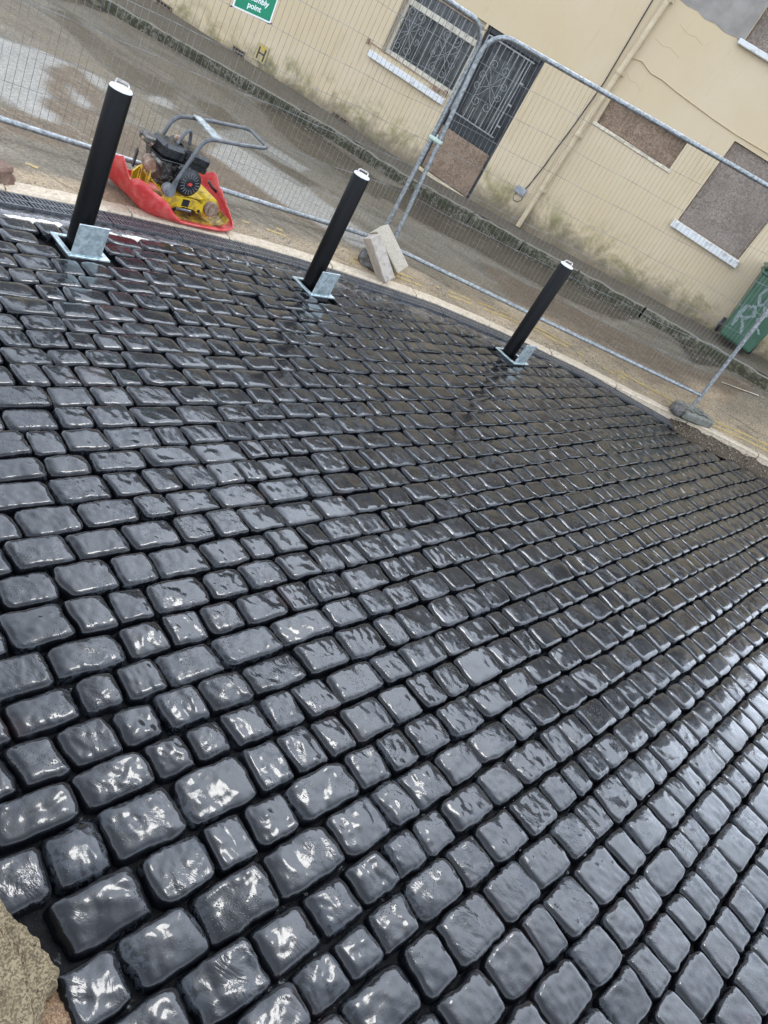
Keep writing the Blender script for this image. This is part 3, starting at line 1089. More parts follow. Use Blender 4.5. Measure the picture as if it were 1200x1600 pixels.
# loose chippings along the gutter, on the road and in the soil
rub = MB()
ico_v = [(0, 0, 1), (.9, 0, .3), (.28, .85, .3), (-.72, .52, .3), (-.72, -.52, .3), (.28, -.85, .3), (0, 0, -.7)]
ico_f = [(0, 1, 2), (0, 2, 3), (0, 3, 4), (0, 4, 5), (0, 5, 1), (6, 2, 1), (6, 3, 2), (6, 4, 3), (6, 5, 4), (6, 1, 5)]


def chip(x, y, z, r):
    a = random.uniform(0, 6.28); sx, sy, sz = [random.uniform(.6, 1.2) for _ in range(3)]
    rub.add([(x + r * (vx * sx * math.cos(a) - vy * sy * math.sin(a)), y + r * (vx * sx * math.sin(a) + vy * sy * math.cos(a)), z + r * vz * sz * .7) for vx, vy, vz in ico_v], ico_f)


for _ in range(900):
    u_ = random.uniform(-4, 2.4); d = abs(random.gauss(0, .28)) + .14
    v_ = float(v_out(u_)) + d
    chip(*W2(u_, v_), float(z_road(u_, v_)) + .004, random.choice([.004, .005, .006, .009]))
for _ in range(420):
    u_ = random.uniform(.7, 2.3); w_ = random.random()
    v_ = float(v_in(u_)) * (1 - w_) + float(v_out(u_)) * w_
    chip(*W2(u_, v_), -.022 + .02 * w_ + float(z_near(u_)) * .72 * w_, random.choice([.006, .009, .013]))
for _ in range(350):
    u_ = random.uniform(-8, 1.5); v_ = float(v_kerb(u_)) - abs(random.gauss(0, .15)) - .02
    chip(*W2(u_, v_), float(z_road(u_, v_)) + .006, random.choice([.006, .009, .014]))
rub.build('loose_gravel', M['rubble'], kind='stuff', label='loose chippings scattered along the road edges', cat='gravel')

# ------------------------------------------------------------------ rough granite at the lower left corner
def rock(name, c, s, seed, mat, amp=.22, sub=4, rot=None, freq=1.6, flat=None, **tags):
    bm = bmesh.new()
    bmesh.ops.create_icosphere(bm, subdivisions=sub, radius=1)
    for v in bm.verts:
        p = v.co.normalized()
        q = Vector([math.copysign(abs(t) ** .62, t) for t in p])
        n = mnoise.fractal((p * freq + Vector((seed, seed * 2, 0))), .8, 2.1, 5)
        q = q * (1 + amp * n)
        if flat is not None and q.z > flat: q.z = flat + (q.z - flat) * .15
        v.co = Vector((q.x * s[0], q.y * s[1], q.z * s[2]))
        if rot is not None: v.co = rot @ v.co
    me = bpy.data.meshes.new(name); bm.to_mesh(me); bm.free(); me.materials.append(mat)
    me.shade_smooth()
    o = bpy.data.objects.new(name, me); o.location = c
    return put(o, **tags)


cs = [G(x, y, .035) for x, y in ((-60, 1345), (0, 1400), (42, 1445), (80, 1488), (93, 1516), (90, 1540), (78, 1562), (66, 1600), (60, 1660), (-120, 1720))]
mb = MB()
loopN = len(cs); vs = []; fs = []
cen = np.mean(cs, axis=0)
# irregular outline subdivided, then domed rings
out = []
for i in range(loopN):
    a, b = cs[i], cs[(i + 1) % loopN]
    for j in range(10):
        p = a + (b - a) * j / 10
        k = mnoise.noise((p[0] * 28, p[1] * 28, 1)) * .010 + mnoise.noise((p[0] * 80, p[1] * 80, 5)) * .006
        d = (p - cen); d = d / np.linalg.norm(d)
        out.append(p + d * k)
no = len(out)
rings = [(1.0, -.10), (1.0, -.03), (1.0, .012), (.97, .026), (.94, .032), (.9, .036), (.85, .039), (.8, .041), (.74, .042), (.68, .043), (.6, .044), (.5, .044), (.38, .045), (.25, .045)]
for (k, z) in rings:
    for p in out:
        q = cen + (p - cen) * k
        zz = z + (.011 * mnoise.fractal((q[0] * 28, q[1] * 28, z * 8), .8, 2.1, 5) if z > -.05 else 0)
        vs.append((q[0], q[1], zz))
for i in range(len(rings) - 1):
    for j in range(no):
        fs.append((i * no + j, i * no + (j + 1) % no, (i + 1) * no + (j + 1) % no, (i + 1) * no + j))
fs.append(tuple((len(rings) - 1) * no + j for j in range(no)))
mb.add(vs, fs).build('granite_block', M['granite'], smooth_=True, label='rough buff granite block cut off by the bottom left corner', cat='stone block')
# rusty grit between that block and the cobbles
cg = G(100, 1592, -.02)
gx, gy = np.meshgrid(np.linspace(-.16, .10, 46), np.linspace(-.16, .07, 46))
gz = -.05 + .045 * np.exp(-((gx) ** 2 + (gy) ** 2) / .010) + .004 * sines(gx * 10, gy * 10, 61, 1.2, 4)
grid_mesh('rusty_grit', cg[0] + gx - .02, cg[1] + gy - .03, gz, mat_granite('rusty_wet_grit', (.11, .055, .025), (.22, .14, .075), (.03, .02, .012), 150, .45),
          kind='stuff', label='wet rust brown grit beside the rough granite block', cat='grit')

# ------------------------------------------------------------------ house
hx_, hy_ = W2(0, DF)
house = empty('terraced_house', (hx_, hy_, 0), YAW, label='cream rendered terraced house with boarded windows and barred black door', cat='house')
# everything below is in house coordinates: x along the front, y into the house, z up
U0, U1, ZT = -15.0, 4.3, 6.1
openings = [(-5.29, -4.10, 1.11, 2.06, 'w1'), (-4.07, -3.17, .17, 2.06, 'door'), (-2.19, -1.08, 1.80, 2.14, 'small'), (-.62, .29, 1.38, 2.42, 'w2'),
            (-1.21, -.30, 3.29, 4.35, 'w3'), (-5.1, -4.1, 3.4, 4.6, 'w4'), (-9.3, -8.3, 3.3, 4.5, 'w5'), (2.6, 3.5, 1.7, 2.8, 'w6')]
xs = sorted({U0, U1} | {o[0] for o in openings} | {o[1] for o in openings})
zs = sorted({-.6, ZT} | {o[2] for o in openings} | {o[3] for o in openings})
TH = .24
wall = MB()
for i in range(len(xs) - 1):
    for j in range(len(zs) - 1):
        xm, zm = (xs[i] + xs[i + 1]) / 2, (zs[j] + zs[j + 1]) / 2
        if any(o[0] < xm < o[1] and o[2] < zm < o[3] for o in openings): continue
        a, b, c, d = xs[i], xs[i + 1], zs[j], zs[j + 1]
        wall.add([(a, 0, c), (b, 0, c), (b, 0, d), (a, 0, d)], [(0, 1, 2, 3)])
for (a, b, c, d, nm) in openings:
    wall.add([(a, 0, c), (a, TH, c), (a, TH, d), (a, 0, d)], [(0, 1, 2, 3)])
    wall.add([(b, 0, c), (b, TH, c), (b, TH, d), (b, 0, d)], [(0, 1, 2, 3)])
    wall.add([(a, 0, d), (b, 0, d), (b, TH, d), (a, TH, d)], [(0, 1, 2, 3)])
    wall.add([(a, 0, c), (b, 0, c), (b, TH, c), (a, TH, c)], [(0, 1, 2, 3)])
for x in (U0, U1):
    wall.add([(x, 0, -.6), (x, 7, -.6), (x, 7, ZT), (x, 3.5, ZT + 2.2), (x, 0, ZT)], [(0, 1, 2, 3, 4)])
wall.add([(U0, 7, -.6), (U1, 7, -.6), (U1, 7, ZT), (U0, 7, ZT)], [(0, 1, 2, 3)])
wo = wall.build('wall', M['wall'], house, local=True)
rf = MB()
nrm = math.hypot(3.5, 2.2)
rf.add([(U0 - .1, -.2, ZT - .12), (U1 + .1, -.2, ZT - .12), (U1 + .1, 3.5, ZT + 2.25), (U0 - .1, 3.5, ZT + 2.25),
        (U0 - .1, -.2, ZT - .06), (U1 + .1, -.2, ZT - .06), (U1 + .1, 3.5, ZT + 2.31), (U0 - .1, 3.5, ZT + 2.31)],
       [(0, 1, 2, 3), (4, 5, 6, 7), (0, 1, 5, 4), (0, 3, 7, 4), (1, 2, 6, 5)])
rf.add([(U0 - .1, 7.2, ZT - .12), (U1 + .1, 7.2, ZT - .12), (U1 + .1, 3.5, ZT + 2.25), (U0 - .1, 3.5, ZT + 2.25)], [(0, 1, 2, 3)])
rf.build('roof', M['slate'], house, local=True)


def board(o, mat, y=.035, inset=.004, lab=None):
    a, b, c, d = o[:4]
    MB().box(((a + b) / 2, y + .009, (c + d) / 2), (b - a - inset * 2, .018, d - c - inset * 2), ch=.003).build('board', mat, house, local=True, **({'label': lab} if lab else {}))


def sill(a, b, z0, z1, proud, mat):
    MB().box(((a + b) / 2, -proud / 2 + .02, (z0 + z1) / 2), (b - a, proud + .05, z1 - z0), ch=.008).build('sill', mat, house, local=True)


OP = {o[4]: o for o in openings}
board(OP['small'], M['osb_brown'], .07, lab='brown chipboard in the small high window')
board(OP['w2'], M['osb_grey'], .045, lab='grey chipboard over the large right window')
board(OP['w3'], M['osb_grey'], .05)
board(OP['w4'], M['osb_grey'], .05); board(OP['w5'], M['osb_grey'], .05); board(OP['w6'], M['osb_grey'], .05)
sill(-.655, .325, 1.28, 1.375, .07, M['white_sill'])
sill(-1.26, -.25, 3.225, 3.285, .07, M['white_sill'])
sill(-5.42, -4.13, .975, 1.06, .07, M['white_sill'])
sill(-2.23, -1.05, 1.755, 1.797, .012, M['rawsill'])
sill(-5.16, -4.04, 3.32, 3.395, .06, M['white_sill']); sill(-9.36, -8.24, 3.22, 3.295, .06, M['white_sill']); sill(2.54, 3.56, 1.62, 1.695, .06, M['white_sill'])
MB().box((-3.62, .06, .145), (.92, .16, .045), ch=.006).build('threshold', M['pipe'], house, local=True)

# window beside the door
a, b, c, d, _ = OP['w1']
win = MB()
win.box(((a + b) / 2, .16, (c + d) / 2), (b - a, .012, d - c))
wobj = win.build('window_glass', M['glass'], house, local=True)
fr = MB()
for (x, w) in ((a + .025, .05), (b - .025, .05)):
    fr.box((x, .13, (c + d) / 2), (w, .05, d - c - .004), ch=.005)
fr.box(((a + b) / 2, .125, c + .035), (b - a - .01, .055, .07), ch=.005)
fr.box(((a + b) / 2, .125, 1.80), (b - a - .01, .055, .075), ch=.005)
fr.box(((a + b) / 2, .125, d - .03), (b - a - .01, .05, .06), ch=.005)
fr.build('window_frame', M['creamwood'], house, local=True)


def scroll(mb, cx_, cz_, ex, ez, turns=1.35, r0=.055, y=-.02, flip=1, rad=.0045):
    """a wrought-iron C scroll: starts at (ex, ez), swings out and coils in round (cx_, cz_)"""
    a0 = math.atan2(ez - cz_, ex - cx_)
    pts = [(ex, y, ez)]
    n = 22
    for i in range(n + 1):
        t = i / n
        a = a0 + flip * (.5 + t * turns * 2 * math.pi)
        r = r0 * (1 - .78 * t)
        pts.append((cx_ + r * math.cos(a), y, cz_ + r * math.sin(a)))
    mb.tube(pts, rad, 5)


def rosette(cx_, cz_, s, y, par):
    for sx in (-1, 1):
        for sz in (-1, 1):
            mb = MB(); scroll(mb, cx_ + sx * .075 * s, cz_ + sz * .20 * s, cx_, cz_ + sz * .01, 1.3, .062 * s, y, sx * sz, .0042)
            mb.build('iron_scroll', M['grille'], par, local=True)
            mb = MB(); scroll(mb, cx_ + sx * .15 * s, cz_ + sz * .055 * s, cx_ + sx * .01, cz_, 1.2, .048 * s, y, -sx * sz, .0042)
            mb.build('iron_scroll', M['grille'], par, local=True)


for i in range(11):
    x = a + .05 + i * (b - a - .1) / 10
    MB().tube([(x, -.03, c + .01), (x, -.03, d - .05)], .0062, 6).build('window_bar', M['grille'], house, local=True)
for x in (-5.02, -4.42):
    rosette(x, 1.50, 1.05, -.018, house)
MB().tube([(-5.34, -.045, 1.99), (-4.05, -.045, 1.985)], .0075, 6).build('grille_rail', M['rusty'], house, local=True)
gr = MB()
gr.tube([(-5.52, -.05, 1.135), (-4.16, -.05, 1.125)], .0075, 6)
gr.box((-5.50, -.04, 1.13), (.03, .03, .07)); gr.box((-4.30, -.05, 1.10), (.10, .03, .05)); gr.box((-4.16, -.05, 1.12), (.05, .05, .07))
gr.tube([(-4.38, -.05, 1.13), (-4.42, -.055, .93)], .006, 5)
gr.build('grille_rail', M['rusty'], house, local=True)

# door
a, b, c, d, _ = OP['door']
dl = MB()
dl.box(((a + b) / 2, .14, (c + d) / 2), (b - a - .01, .045, d - c - .01), ch=.004)
dob = dl.build('door', M['doorblack'], house, local=True)
dg = MB(); dg.box(((a + b) / 2 - .02, .108, 1.42), (.52, .012, .80)); dg.build('door_glass', M['glass'], dob, local=True)
MB().box((-3.62, .045, .475), (.80, .018, .60), ch=.003).build('door_board', M['osb_brown'], dob, local=True, label='brown chipboard over the lower half of the door')
df = MB()
for x in (a + .025, b - .025): df.box((x, .09, (c + d) / 2), (.05, .10, d - c - .006), ch=.004)
df.box(((a + b) / 2, .09, d - .035), (b - a - .11, .10, .065), ch=.004)
df.build('door_frame', M['doorblack'], house, local=True)
gt = MB()
for x in (-3.96, -3.80, -3.52, -3.42, -3.37, -3.325):
    gt.tube([(x, .0, .99), (x, .0, 1.98)], .0068 if x < -3.4 else .0085, 6)
for x in (-3.72, -3.60):
    gt.tube([(x, .0, .99), (x, .0, 1.17)], .006, 6); gt.tube([(x, .0, 1.79), (x, .0, 1.98)], .006, 6)
gt.tube([(-4.00, .0, .99), (-3.28, .0, .99)], .010, 6)
gt.tube([(-4.00, .0, 1.965), (-3.28, .0, 1.965)], .010, 6)
gt.tube([(-4.00, .0, .99), (-4.00, .0, 1.97)], .012, 6)
for z in (1.14, 1.42, 1.70):
    gt.box((-3.30, .0, z), (.06, .018, .022))
dgo = gt.build('door_grille', M['grille'], house, local=True)
rosette(-3.66, 1.48, 1.15, .0, dgo)

# downpipe, cables, cement patch
dp = MB()
dp.tube([(-2.345, -.06, .25), (-2.335, -.06, .8), (-2.30, -.06, 1.57), (-2.265, -.06, 2.4), (-2.215, -.06, 3.3), (-2.17, -.06, 4.4), (-2.1, -.06, 6.2)], .036, 14)
dpo = dp.build('downpipe', M['pipe'], house, smooth_=True, local=True)
for (x, z) in ((-2.335, .80), (-2.30, 1.57), (-2.265, 2.38), (-2.22, 3.25)):
    MB().lathe([(.045, -.025), (.047, -.015), (.047, .015), (.045, .025)], (x, -.06, z), (0.04, 0, 1), 14).box((x + .05, -.02, z), (.03, .04, .04)).build('pipe_bracket', M['pipe'], dpo, local=True)
cb = MB()
cb.tube([(-2.545, -.010, .66), (-2.52, -.010, .75), (-2.475, -.010, 1.05), (-2.46, -.010, 1.25), (-2.42, -.010, 1.6), (-2.37, -.010, 2.2), (-2.385, -.010, 3.1), (-2.40, -.01, 4.5), (-2.4, -.01, 6.2)], .0075, 6)
cb.build('black_cable', M['cable'], house, local=True)
cc = MB()
pts = [(-2.25, 2.57), (-2.1, 2.60), (-1.93, 2.545), (-1.77, 2.55), (-1.55, 2.525), (-1.32, 2.51), (-1.0, 2.49), (-.65, 2.48), (-.21, 2.49), (.5, 2.48), (1.6, 2.5), (4, 2.5)]
cc.tube([(x, -.012, z) for x, z in pts], .0075, 6)
cc.build('painted_cable', M['creamcable'], house, local=True)
ce = MB()
pe = [(-2.12, 3.30), (-2.0, 3.285), (-1.86, 3.295), (-1.74, 3.265), (-1.6, 3.28), (-1.46, 3.255), (-1.30, 3.27), (-1.215, 3.22), (-1.215, 4.36), (-.295, 4.36), (-.295, 3.22), (.1, 3.2), (.35, 3.3), (.9, 3.4), (.9, 6.0), (-2.05, 6.0), (-2.08, 3.9)]
ce.prism(pe, (0, -.004, 0), (1, 0, 0), (0, 0, 1), (0, 1, 0), .003)
ce.build('cement_patch', M['cement'], house, local=True)
# dark slate added to the unseen upper storey to darken its reflection in the stones
for (xa, xb) in ((-14.95, -2.47), (.95, 4.28)):
    for r_ in range(11):
        z0_ = 3.42 + r_ * .235
        sh_ = MB(); xq = xa + (r_ % 2) * .15
        while xq < xb - .05:
            x2_ = min(xq + .30, xb)
            if not any(o[0] - .03 < (xq + x2_) / 2 < o[1] + .03 and o[2] - .2 < z0_ + .12 < o[3] + .05 for o in openings):
                sh_.add([(xq + .004, -.034, z0_), (x2_ - .004, -.034, z0_), (x2_ - .004, -.010, z0_ + .26), (xq + .004, -.010, z0_ + .26)], [(0, 1, 2, 3)])
            xq = x2_
        sh_.build('added_slate_course', M['added_slate'], house, local=True, kind='stuff')
# cracks in the render
for pts in ([(-1.95, 3.10), (-1.82, 3.06), (-1.7, 3.075), (-1.58, 3.04)], [(-2.12, 2.86), (-1.98, 2.835), (-1.9, 2.86), (-1.74, 2.82)], [(-2.2, 2.42), (-2.1, 2.36), (-2.02, 2.38), (-1.92, 2.33)],
            [(-2.25, 2.9), (-2.2, 2.72), (-2.25, 2.6)]):
    MB().tube([(x, .0005, z) for x, z in pts], .0018, 4).build('render_crack', M['pipe_dirty'], house, local=True)
for (x, z, w, h) in ((-7.36, .015, .23, .17), (-5.44, .06, .30, .12), (-8.82, -.06, .32, .2)):
    vb = MB(); vb.box((x, .0, z), (w, .03, h), ch=.004)
    vo = vb.build('air_vent', M['terracotta'], house, local=True)
    vh = MB()
    for i in range(4):
        for j in range(2): vh.box((x - w * .22 + j * w * .44, -.0155, z - h * .36 + i * h * .24), (w * .36, .006, h * .13))
    vh.build('vent_slots', M['void'], vo, local=True)


def house_thing(name, x, y, z, label, cat, **kw):
    p = NU * x + NV * (DF + y)
    return empty(name, (float(p[0]), float(p[1]), z), YAW, label=label, cat=cat, **kw)


# junction box with its loop of cable
jb = house_thing('junction_box', -2.575, 0, .64, 'small grey junction box with a cable loop beside the downpipe', 'junction box')
MB().box((0, -.03, 0), (.15, .055, .095), ch=.008).build('casing', M['boxgrey'], jb, local=True)
MB().tube([(-.04, -.03, -.045), (-.05, -.03, -.11), (-.02, -.03, -.15), (.04, -.03, -.14), (.075, -.025, -.09), (.05, -.02, .0)], .005, 6).build('cable_loop', M['cable'], jb, local=True)

# hydrant plate
hp = house_thing('hydrant_sign', -6.985, -.004, .22, 'small faded yellow hydrant plate with black letter H low on wall', 'sign')
MB().box((0, -.006, 0), (.20, .008, .235), ch=.003).build('plate', M['sign_yellow'], hp, local=True)
hm = MB()
for x in (-.055, .055): hm.box((x, -.0125, -.01), (.022, .003, .165))
hm.box((0, -.0125, -.005), (.088, .003, .022))
hm.build('letter', M['cable'], hp, local=True)
MB().box((0, -.0125, .06), (.05, .003, .06)).build('number_panel', M['yellow'], hp, local=True)

# ------------------------------------------------------------------ wheelie bin
bn = house_thing('wheelie_bin', .86, -.42, float(z_pave(.9)) + .01, 'green wheelie bin with grey graffiti standing against the house', 'bin')
body = MB()
b0, b1 = (.215, .25), (.275, .32)
vs = [(-b0[0], -b0[1], .05), (b0[0], -b0[1], .05), (b0[0], b0[1], .05), (-b0[0], b0[1], .05), (-b1[0], -b1[1], .90), (b1[0], -b1[1], .90), (b1[0], b1[1], .90), (-b1[0], b1[1], .90)]
body.add(vs, [(0, 1, 2, 3), (0, 1, 5, 4), (1, 2, 6, 5), (2, 3, 7, 6), (3, 0, 4, 7)])
bo = body.build('body', M['bin_green'], bn, local=True)
bo.modifiers.new('bevel', 'BEVEL').width = .035; bo.modifiers['bevel'].segments = 3
MB().box((0, 0, .885), (.585, .675, .05), ch=.015).build('rim', M['bin_green'], bn, local=True)
lid = MB().box((0, -.02, .945), (.60, .70, .055), ch=.022).box((0, -.36, .925), (.30, .035, .03), ch=.008)
lid.build('lid', M['bin_green'], bn, local=True)
MB().tube([(-.24, .36, .93), (-.24, .42, .95), (.24, .42, .95), (.24, .36, .93)], .016, 8).build('handle', M['bin_green'], bn, local=True)
for sx in (-1, 1):
    MB().lathe([(.10, -.03), (.10, .03)], (sx * .24, .22, .10), (1, 0, 0), 18).build('wheel', M['bin_dark'], bn, local=True)


def spray(pts, w):
    """sprayed stroke lying on the sloping bin front"""
    mb = MB(); P = [Vector(p) for p in pts]; n = len(P); vs = []
    for i in range(n):
        t = (P[min(i + 1, n - 1)] - P[max(i - 1, 0)]).normalized(); s = Vector((-t.y, t.x)) * w * (.8 + .5 * random.random())
        for q in (P[i] - s, P[i] + s):
            y = -b0[1] - (b1[1] - b0[1]) * (q.y - .05) / .85 - .004
            vs.append((q.x, y, q.y))
    return vs, [(2 * i, 2 * i + 1, 2 * i + 3, 2 * i + 2) for i in range(n - 1)]


gf = MB()
for pts, w in (([(-.10, .78), (-.13, .66), (-.07, .56), (.0, .62), (-.02, .74), (-.10, .78)], .016), ([(.02, .80), (-.02, .62), (.06, .50), (.14, .56)], .018),
               ([(.04, .66), (.14, .60), (.17, .50)], .016), ([(-.17, .50), (-.18, .36), (-.16, .22)], .020), ([(-.17, .48), (-.08, .52), (-.03, .44), (-.10, .36), (-.16, .36)], .017),
               ([(-.12, .36), (-.06, .28), (-.02, .20)], .016), ([(.02, .44), (.08, .36), (.16, .30)], .014)):
    fine = []
    P = [Vector(p) for p in pts]
    for i in range(len(P) - 1):
        for k in range(4): fine.append(tuple(P[i].lerp(P[i + 1], k / 4) + Vector((random.gauss(0, .004), random.gauss(0, .004)))))
    fine.append(tuple(P[-1]))
    gf.add(*spray(fine, w))
gf.build('graffiti', M['spray'], bn, local=True)

# ------------------------------------------------------------------ bollards
def bollard(i, base, label):
    bx_, by_ = float(base[0]), float(base[1])
    ang = R(61)
    t = empty('bollard', (bx_, by_, 0), ang, label=label, cat='bollard', group='black removable bollards with galvanised ground sockets')
    H = (.86, .84, .868)[i]
    px_ = .0; py_ = .045
    MB().lathe([(.0605, -.10), (.0605, H - .004), (.059, H)], (px_, py_, 0), n=32).build('post', M['postblack'], t, smooth_=True, local=True)
    cp = MB().lathe([(.0585, H + .0015), (.0585, H + .006), (.054, H + .012), (.02, H + .014)], (px_, py_, 0), n=32).build('cap', M['captop'], t, smooth_=True, local=True)
    hp_ = [(-.034, 0, H), (-.034, 0, H + .030), (-.028, 0, H + .040), (.028, 0, H + .040), (.034, 0, H + .030), (.034, 0, H)]
    rz = Matrix.Rotation(R(-40), 3, 'Z')
    MB().tube([tuple(rz @ Vector(q) + Vector((px_, py_, 0))) for q in hp_], .0052, 8).build('handle', M['chrome'], cp, smooth_=True, local=True)
    fr_ = MB(); o, w = .122, .030
    for s in (-1, 1):
        fr_.box((0, s * (o - w / 2), .004), (o * 2, w, .012), ch=.002)
        fr_.box((s * (o - w / 2), 0, .0038), (w, (o - w) * 2, .012), ch=.002)
    fr_.build('socket_frame', M['galv_bright'], t, local=True)
    pit = MB(); q = o - w
    pit.add([(-q, -q, 0), (q, -q, 0), (q, q, 0), (-q, q, 0), (-q, -q, -.09), (q, -q, -.09), (q, q, -.09), (-q, q, -.09)],
            [(0, 1, 5, 4), (1, 2, 6, 5), (2, 3, 7, 6), (3, 0, 4, 7), (4, 5, 6, 7)])
    pit.build('socket', M['iron'], t, local=True)
    # the square cover plate, hinged open on the near right side of the frame
    lp = MB(); hgt = .185
    lean = .02
    lp.add([(-.02, 0, 0)], [])
    lp = MB()
    R3 = Matrix.Rotation(R(7), 3, 'Y')
    lp.box((LID[0], LID[1], .01 + hgt / 2), LID[2] + (hgt,), Matrix.Rotation(R(LID[3]), 3, 'Z') @ Matrix.Rotation(R(LID[4]), 3, 'X'), ch=.002)
    lo = lp.build('hinged_cover', M['galv_bright'], t, local=True)
    return t


# cover: centre x, y, (width, thickness), turn about z, lean
LID = (-.020, -.112, (.175, .008), 0, 3)
bollard(0, FB[0], 'leftmost of the three black bollards, beside the plate compactor')
bollard(1, FB[1], 'middle black bollard beside the leaning concrete blocks')
bollard(2, FB[2], 'rightmost black bollard, standing clear of other things')

# ------------------------------------------------------------------ temporary fence
def fence_panel(A, B, H, label, wires_n, foot_drop=(0.10, .10)):
    """A, B: centres of the ends of the bottom rail"""
    A, B = Vector(A), Vector(B)
    t = empty('mesh_fence', tuple(A), 0, label=label, cat='fence', group='temporary mesh fence panels')
    e = (B - A); L = e.length; e.normalize()
    h = Vector((e.x, e.y, 0)).normalized(); nn = Vector((-h.y, h.x, 0))
    up = (Vector((0, 0, 1)) - e * e.z).normalized()
    r = .021; rc = .20
    f = lambda s, z, o=0.0: A + e * s + up * z + nn * o
    path = [f(0, -foot_drop[0])]
    path += [f(0, z) for z in (.0, H - rc)]
    path += [f(rc - rc * math.cos(a), H - rc + rc * math.sin(a)) for a in [math.pi / 2 * k / 8 for k in range(1, 9)]]
    path += [f(L * .5, H)]
    path += [f(L - rc + rc * math.sin(a), H - rc + rc * math.cos(a)) for a in [math.pi / 2 * k / 8 for k in range(0, 9)]]
    path += [f(L, z) for z in (.3, 0)] + [f(L, -foot_drop[1])]
    MB().tube(path, r, 12).build('frame_tube', M['galv_dull'], t, smooth_=True)
    MB().tube([f(.005, .0), f(L / 2, -.004), f(L - .005, .0)], r * .96, 12).build('bottom_rail', M['galv_dull'], t, smooth_=True)
    wm = MB()
    rw = .0016

    def top_at(s):
        q = min(s, L - s)
        return H if q >= rc else H - rc + math.sqrt(max(rc * rc - (rc - q) ** 2, 0))
    n = wires_n
    for i in range(1, n):
        s = L * i / n
        pts = []
        tz = top_at(s)
        for k in range(13):
            z = tz * k / 12
            o = .006 * math.sin(k * 1.2 + i * .05) + .004 * mnoise.noise((s * 2, z * 2, 0)); ds = .006 * mnoise.noise((s * 1.5, z * 1.4, 7))
            pts.append(f(s + ds, z, o))
        wm.tube(pts, rw, 3, caps=False)
    zz = [.24, .48, .72, .96, 1.20, 1.44, 1.68]
    for z in zz:
        pts = [f(L * k / 40, min(z * H / 1.93 + .004 * math.sin(k * .7 + z * 5) + .011 * mnoise.noise((k * .12, z * 3, 2)), H - .05), .010 * math.sin(k * .5 + z * 3)) for k in range(41)]
        wm.tube(pts, rw * 1.15, 3, caps=False)
    wm.build('wire_mesh', M['wire'], t, kind='stuff')
    return t, f, L


RA = G(611, 385, .09); RB = G(1096, 618, .27)
RL = G(593, 374, .09); LL = G(0, 185, .10)
LLd = (LL - RL) / np.linalg.norm(LL - RL)
LLp = RL + LLd * 3.75
LH = .09 + (.10 - .09)
pan1, f1, L1 = fence_panel((LLp[0], LLp[1], .10), (RL[0], RL[1], .09), 1.89, 'left mesh fence panel carrying the green assembly sign', 78)
pan2, f2, L2 = fence_panel((RA[0], RA[1], .09), (RB[0], RB[1], .27), 1.90, 'right mesh fence panel running to the cast foot block', 84, (.10, .14))
# clamp joining the two panels
ct = empty('fence_clamp', tuple(f2(-.01, .98)), 0, label='pale green clamp holding the two fence panels together', cat='clamp')
cdir = (f2(0.0, .98) - f1(L1, .98))
mid = (f2(0, .98) + f1(L1, .98)) / 2
an = math.atan2(cdir.y, cdir.x)
MB().box(tuple(mid), (.13, .06, .035), Matrix.Rotation(an, 3, 'Z'), ch=.010).build('jaw', M['clamp'], ct)
MB().tube([tuple(mid + Vector((0, 0, -.03))), tuple(mid + Vector((0, 0, .045)))], .010, 8).build('bolt', M['galv'], ct)

# green assembly point sign tied to the left panel
pa, pb = G(0, 0), G(1, 1)


def on_panel(px, py, A, f, L):
    """fence coordinates (along, up) of a photographed point lying in the panel"""
    e = np.array(f(1, 0) - f(0, 0)); o = np.array(f(0, 0)); upv = np.array(f(0, 1) - f(0, 0))
    nrm_ = np.cross(e, upv); d = ray(px, py); c0 = np.array([0, 0, HC])
    t = ((o - c0) @ nrm_) / (d @ nrm_)
    P = c0 + d * t - o
    return float(P @ e), float(P @ upv)


s_bl = on_panel(361.5, 8.5, 0, f1, L1); s_br = on_panel(420.5, 35.5, 0, f1, L1); s_r = on_panel(434, 0, 0, f1, L1)
print('sign', s_bl, s_br, s_r)
sw = math.hypot(s_br[0] - s_bl[0], s_br[1] - s_bl[1])
sa = math.atan2(s_br[1] - s_bl[1], s_br[0] - s_bl[0])
ex_ = (f1(1, 0) - f1(0, 0)); ez_ = (f1(0, 1) - f1(0, 0)); en_ = ex_.cross(ez_).normalized()    # faces the camera side
sx_ = ex_ * math.cos(sa) + ez_ * math.sin(sa); sz_ = ez_ * math.cos(sa) - ex_ * math.sin(sa)
so = f1(s_bl[0], s_bl[1]) + en_ * .012
sg = empty('assembly_sign', tuple(so), 0, label='green assembly point sign tied to the left fence panel', cat='sign')
sh = sw * 1.3
MB().prism([(0, 0), (sw, 0), (sw, sh), (0, sh)], so, sx_, sz_, en_, .004).build('backing', M['white'], sg)
mg = sw * .035
MB().prism([(mg, mg), (sw - mg, mg), (sw - mg, sh - mg), (mg, sh - mg)], so + en_ * .0045, sx_, sz_, en_, .002).build('green_face', M['green_sign'], sg)
Msign = Matrix((sx_, sz_, en_)).transposed().to_4x4()


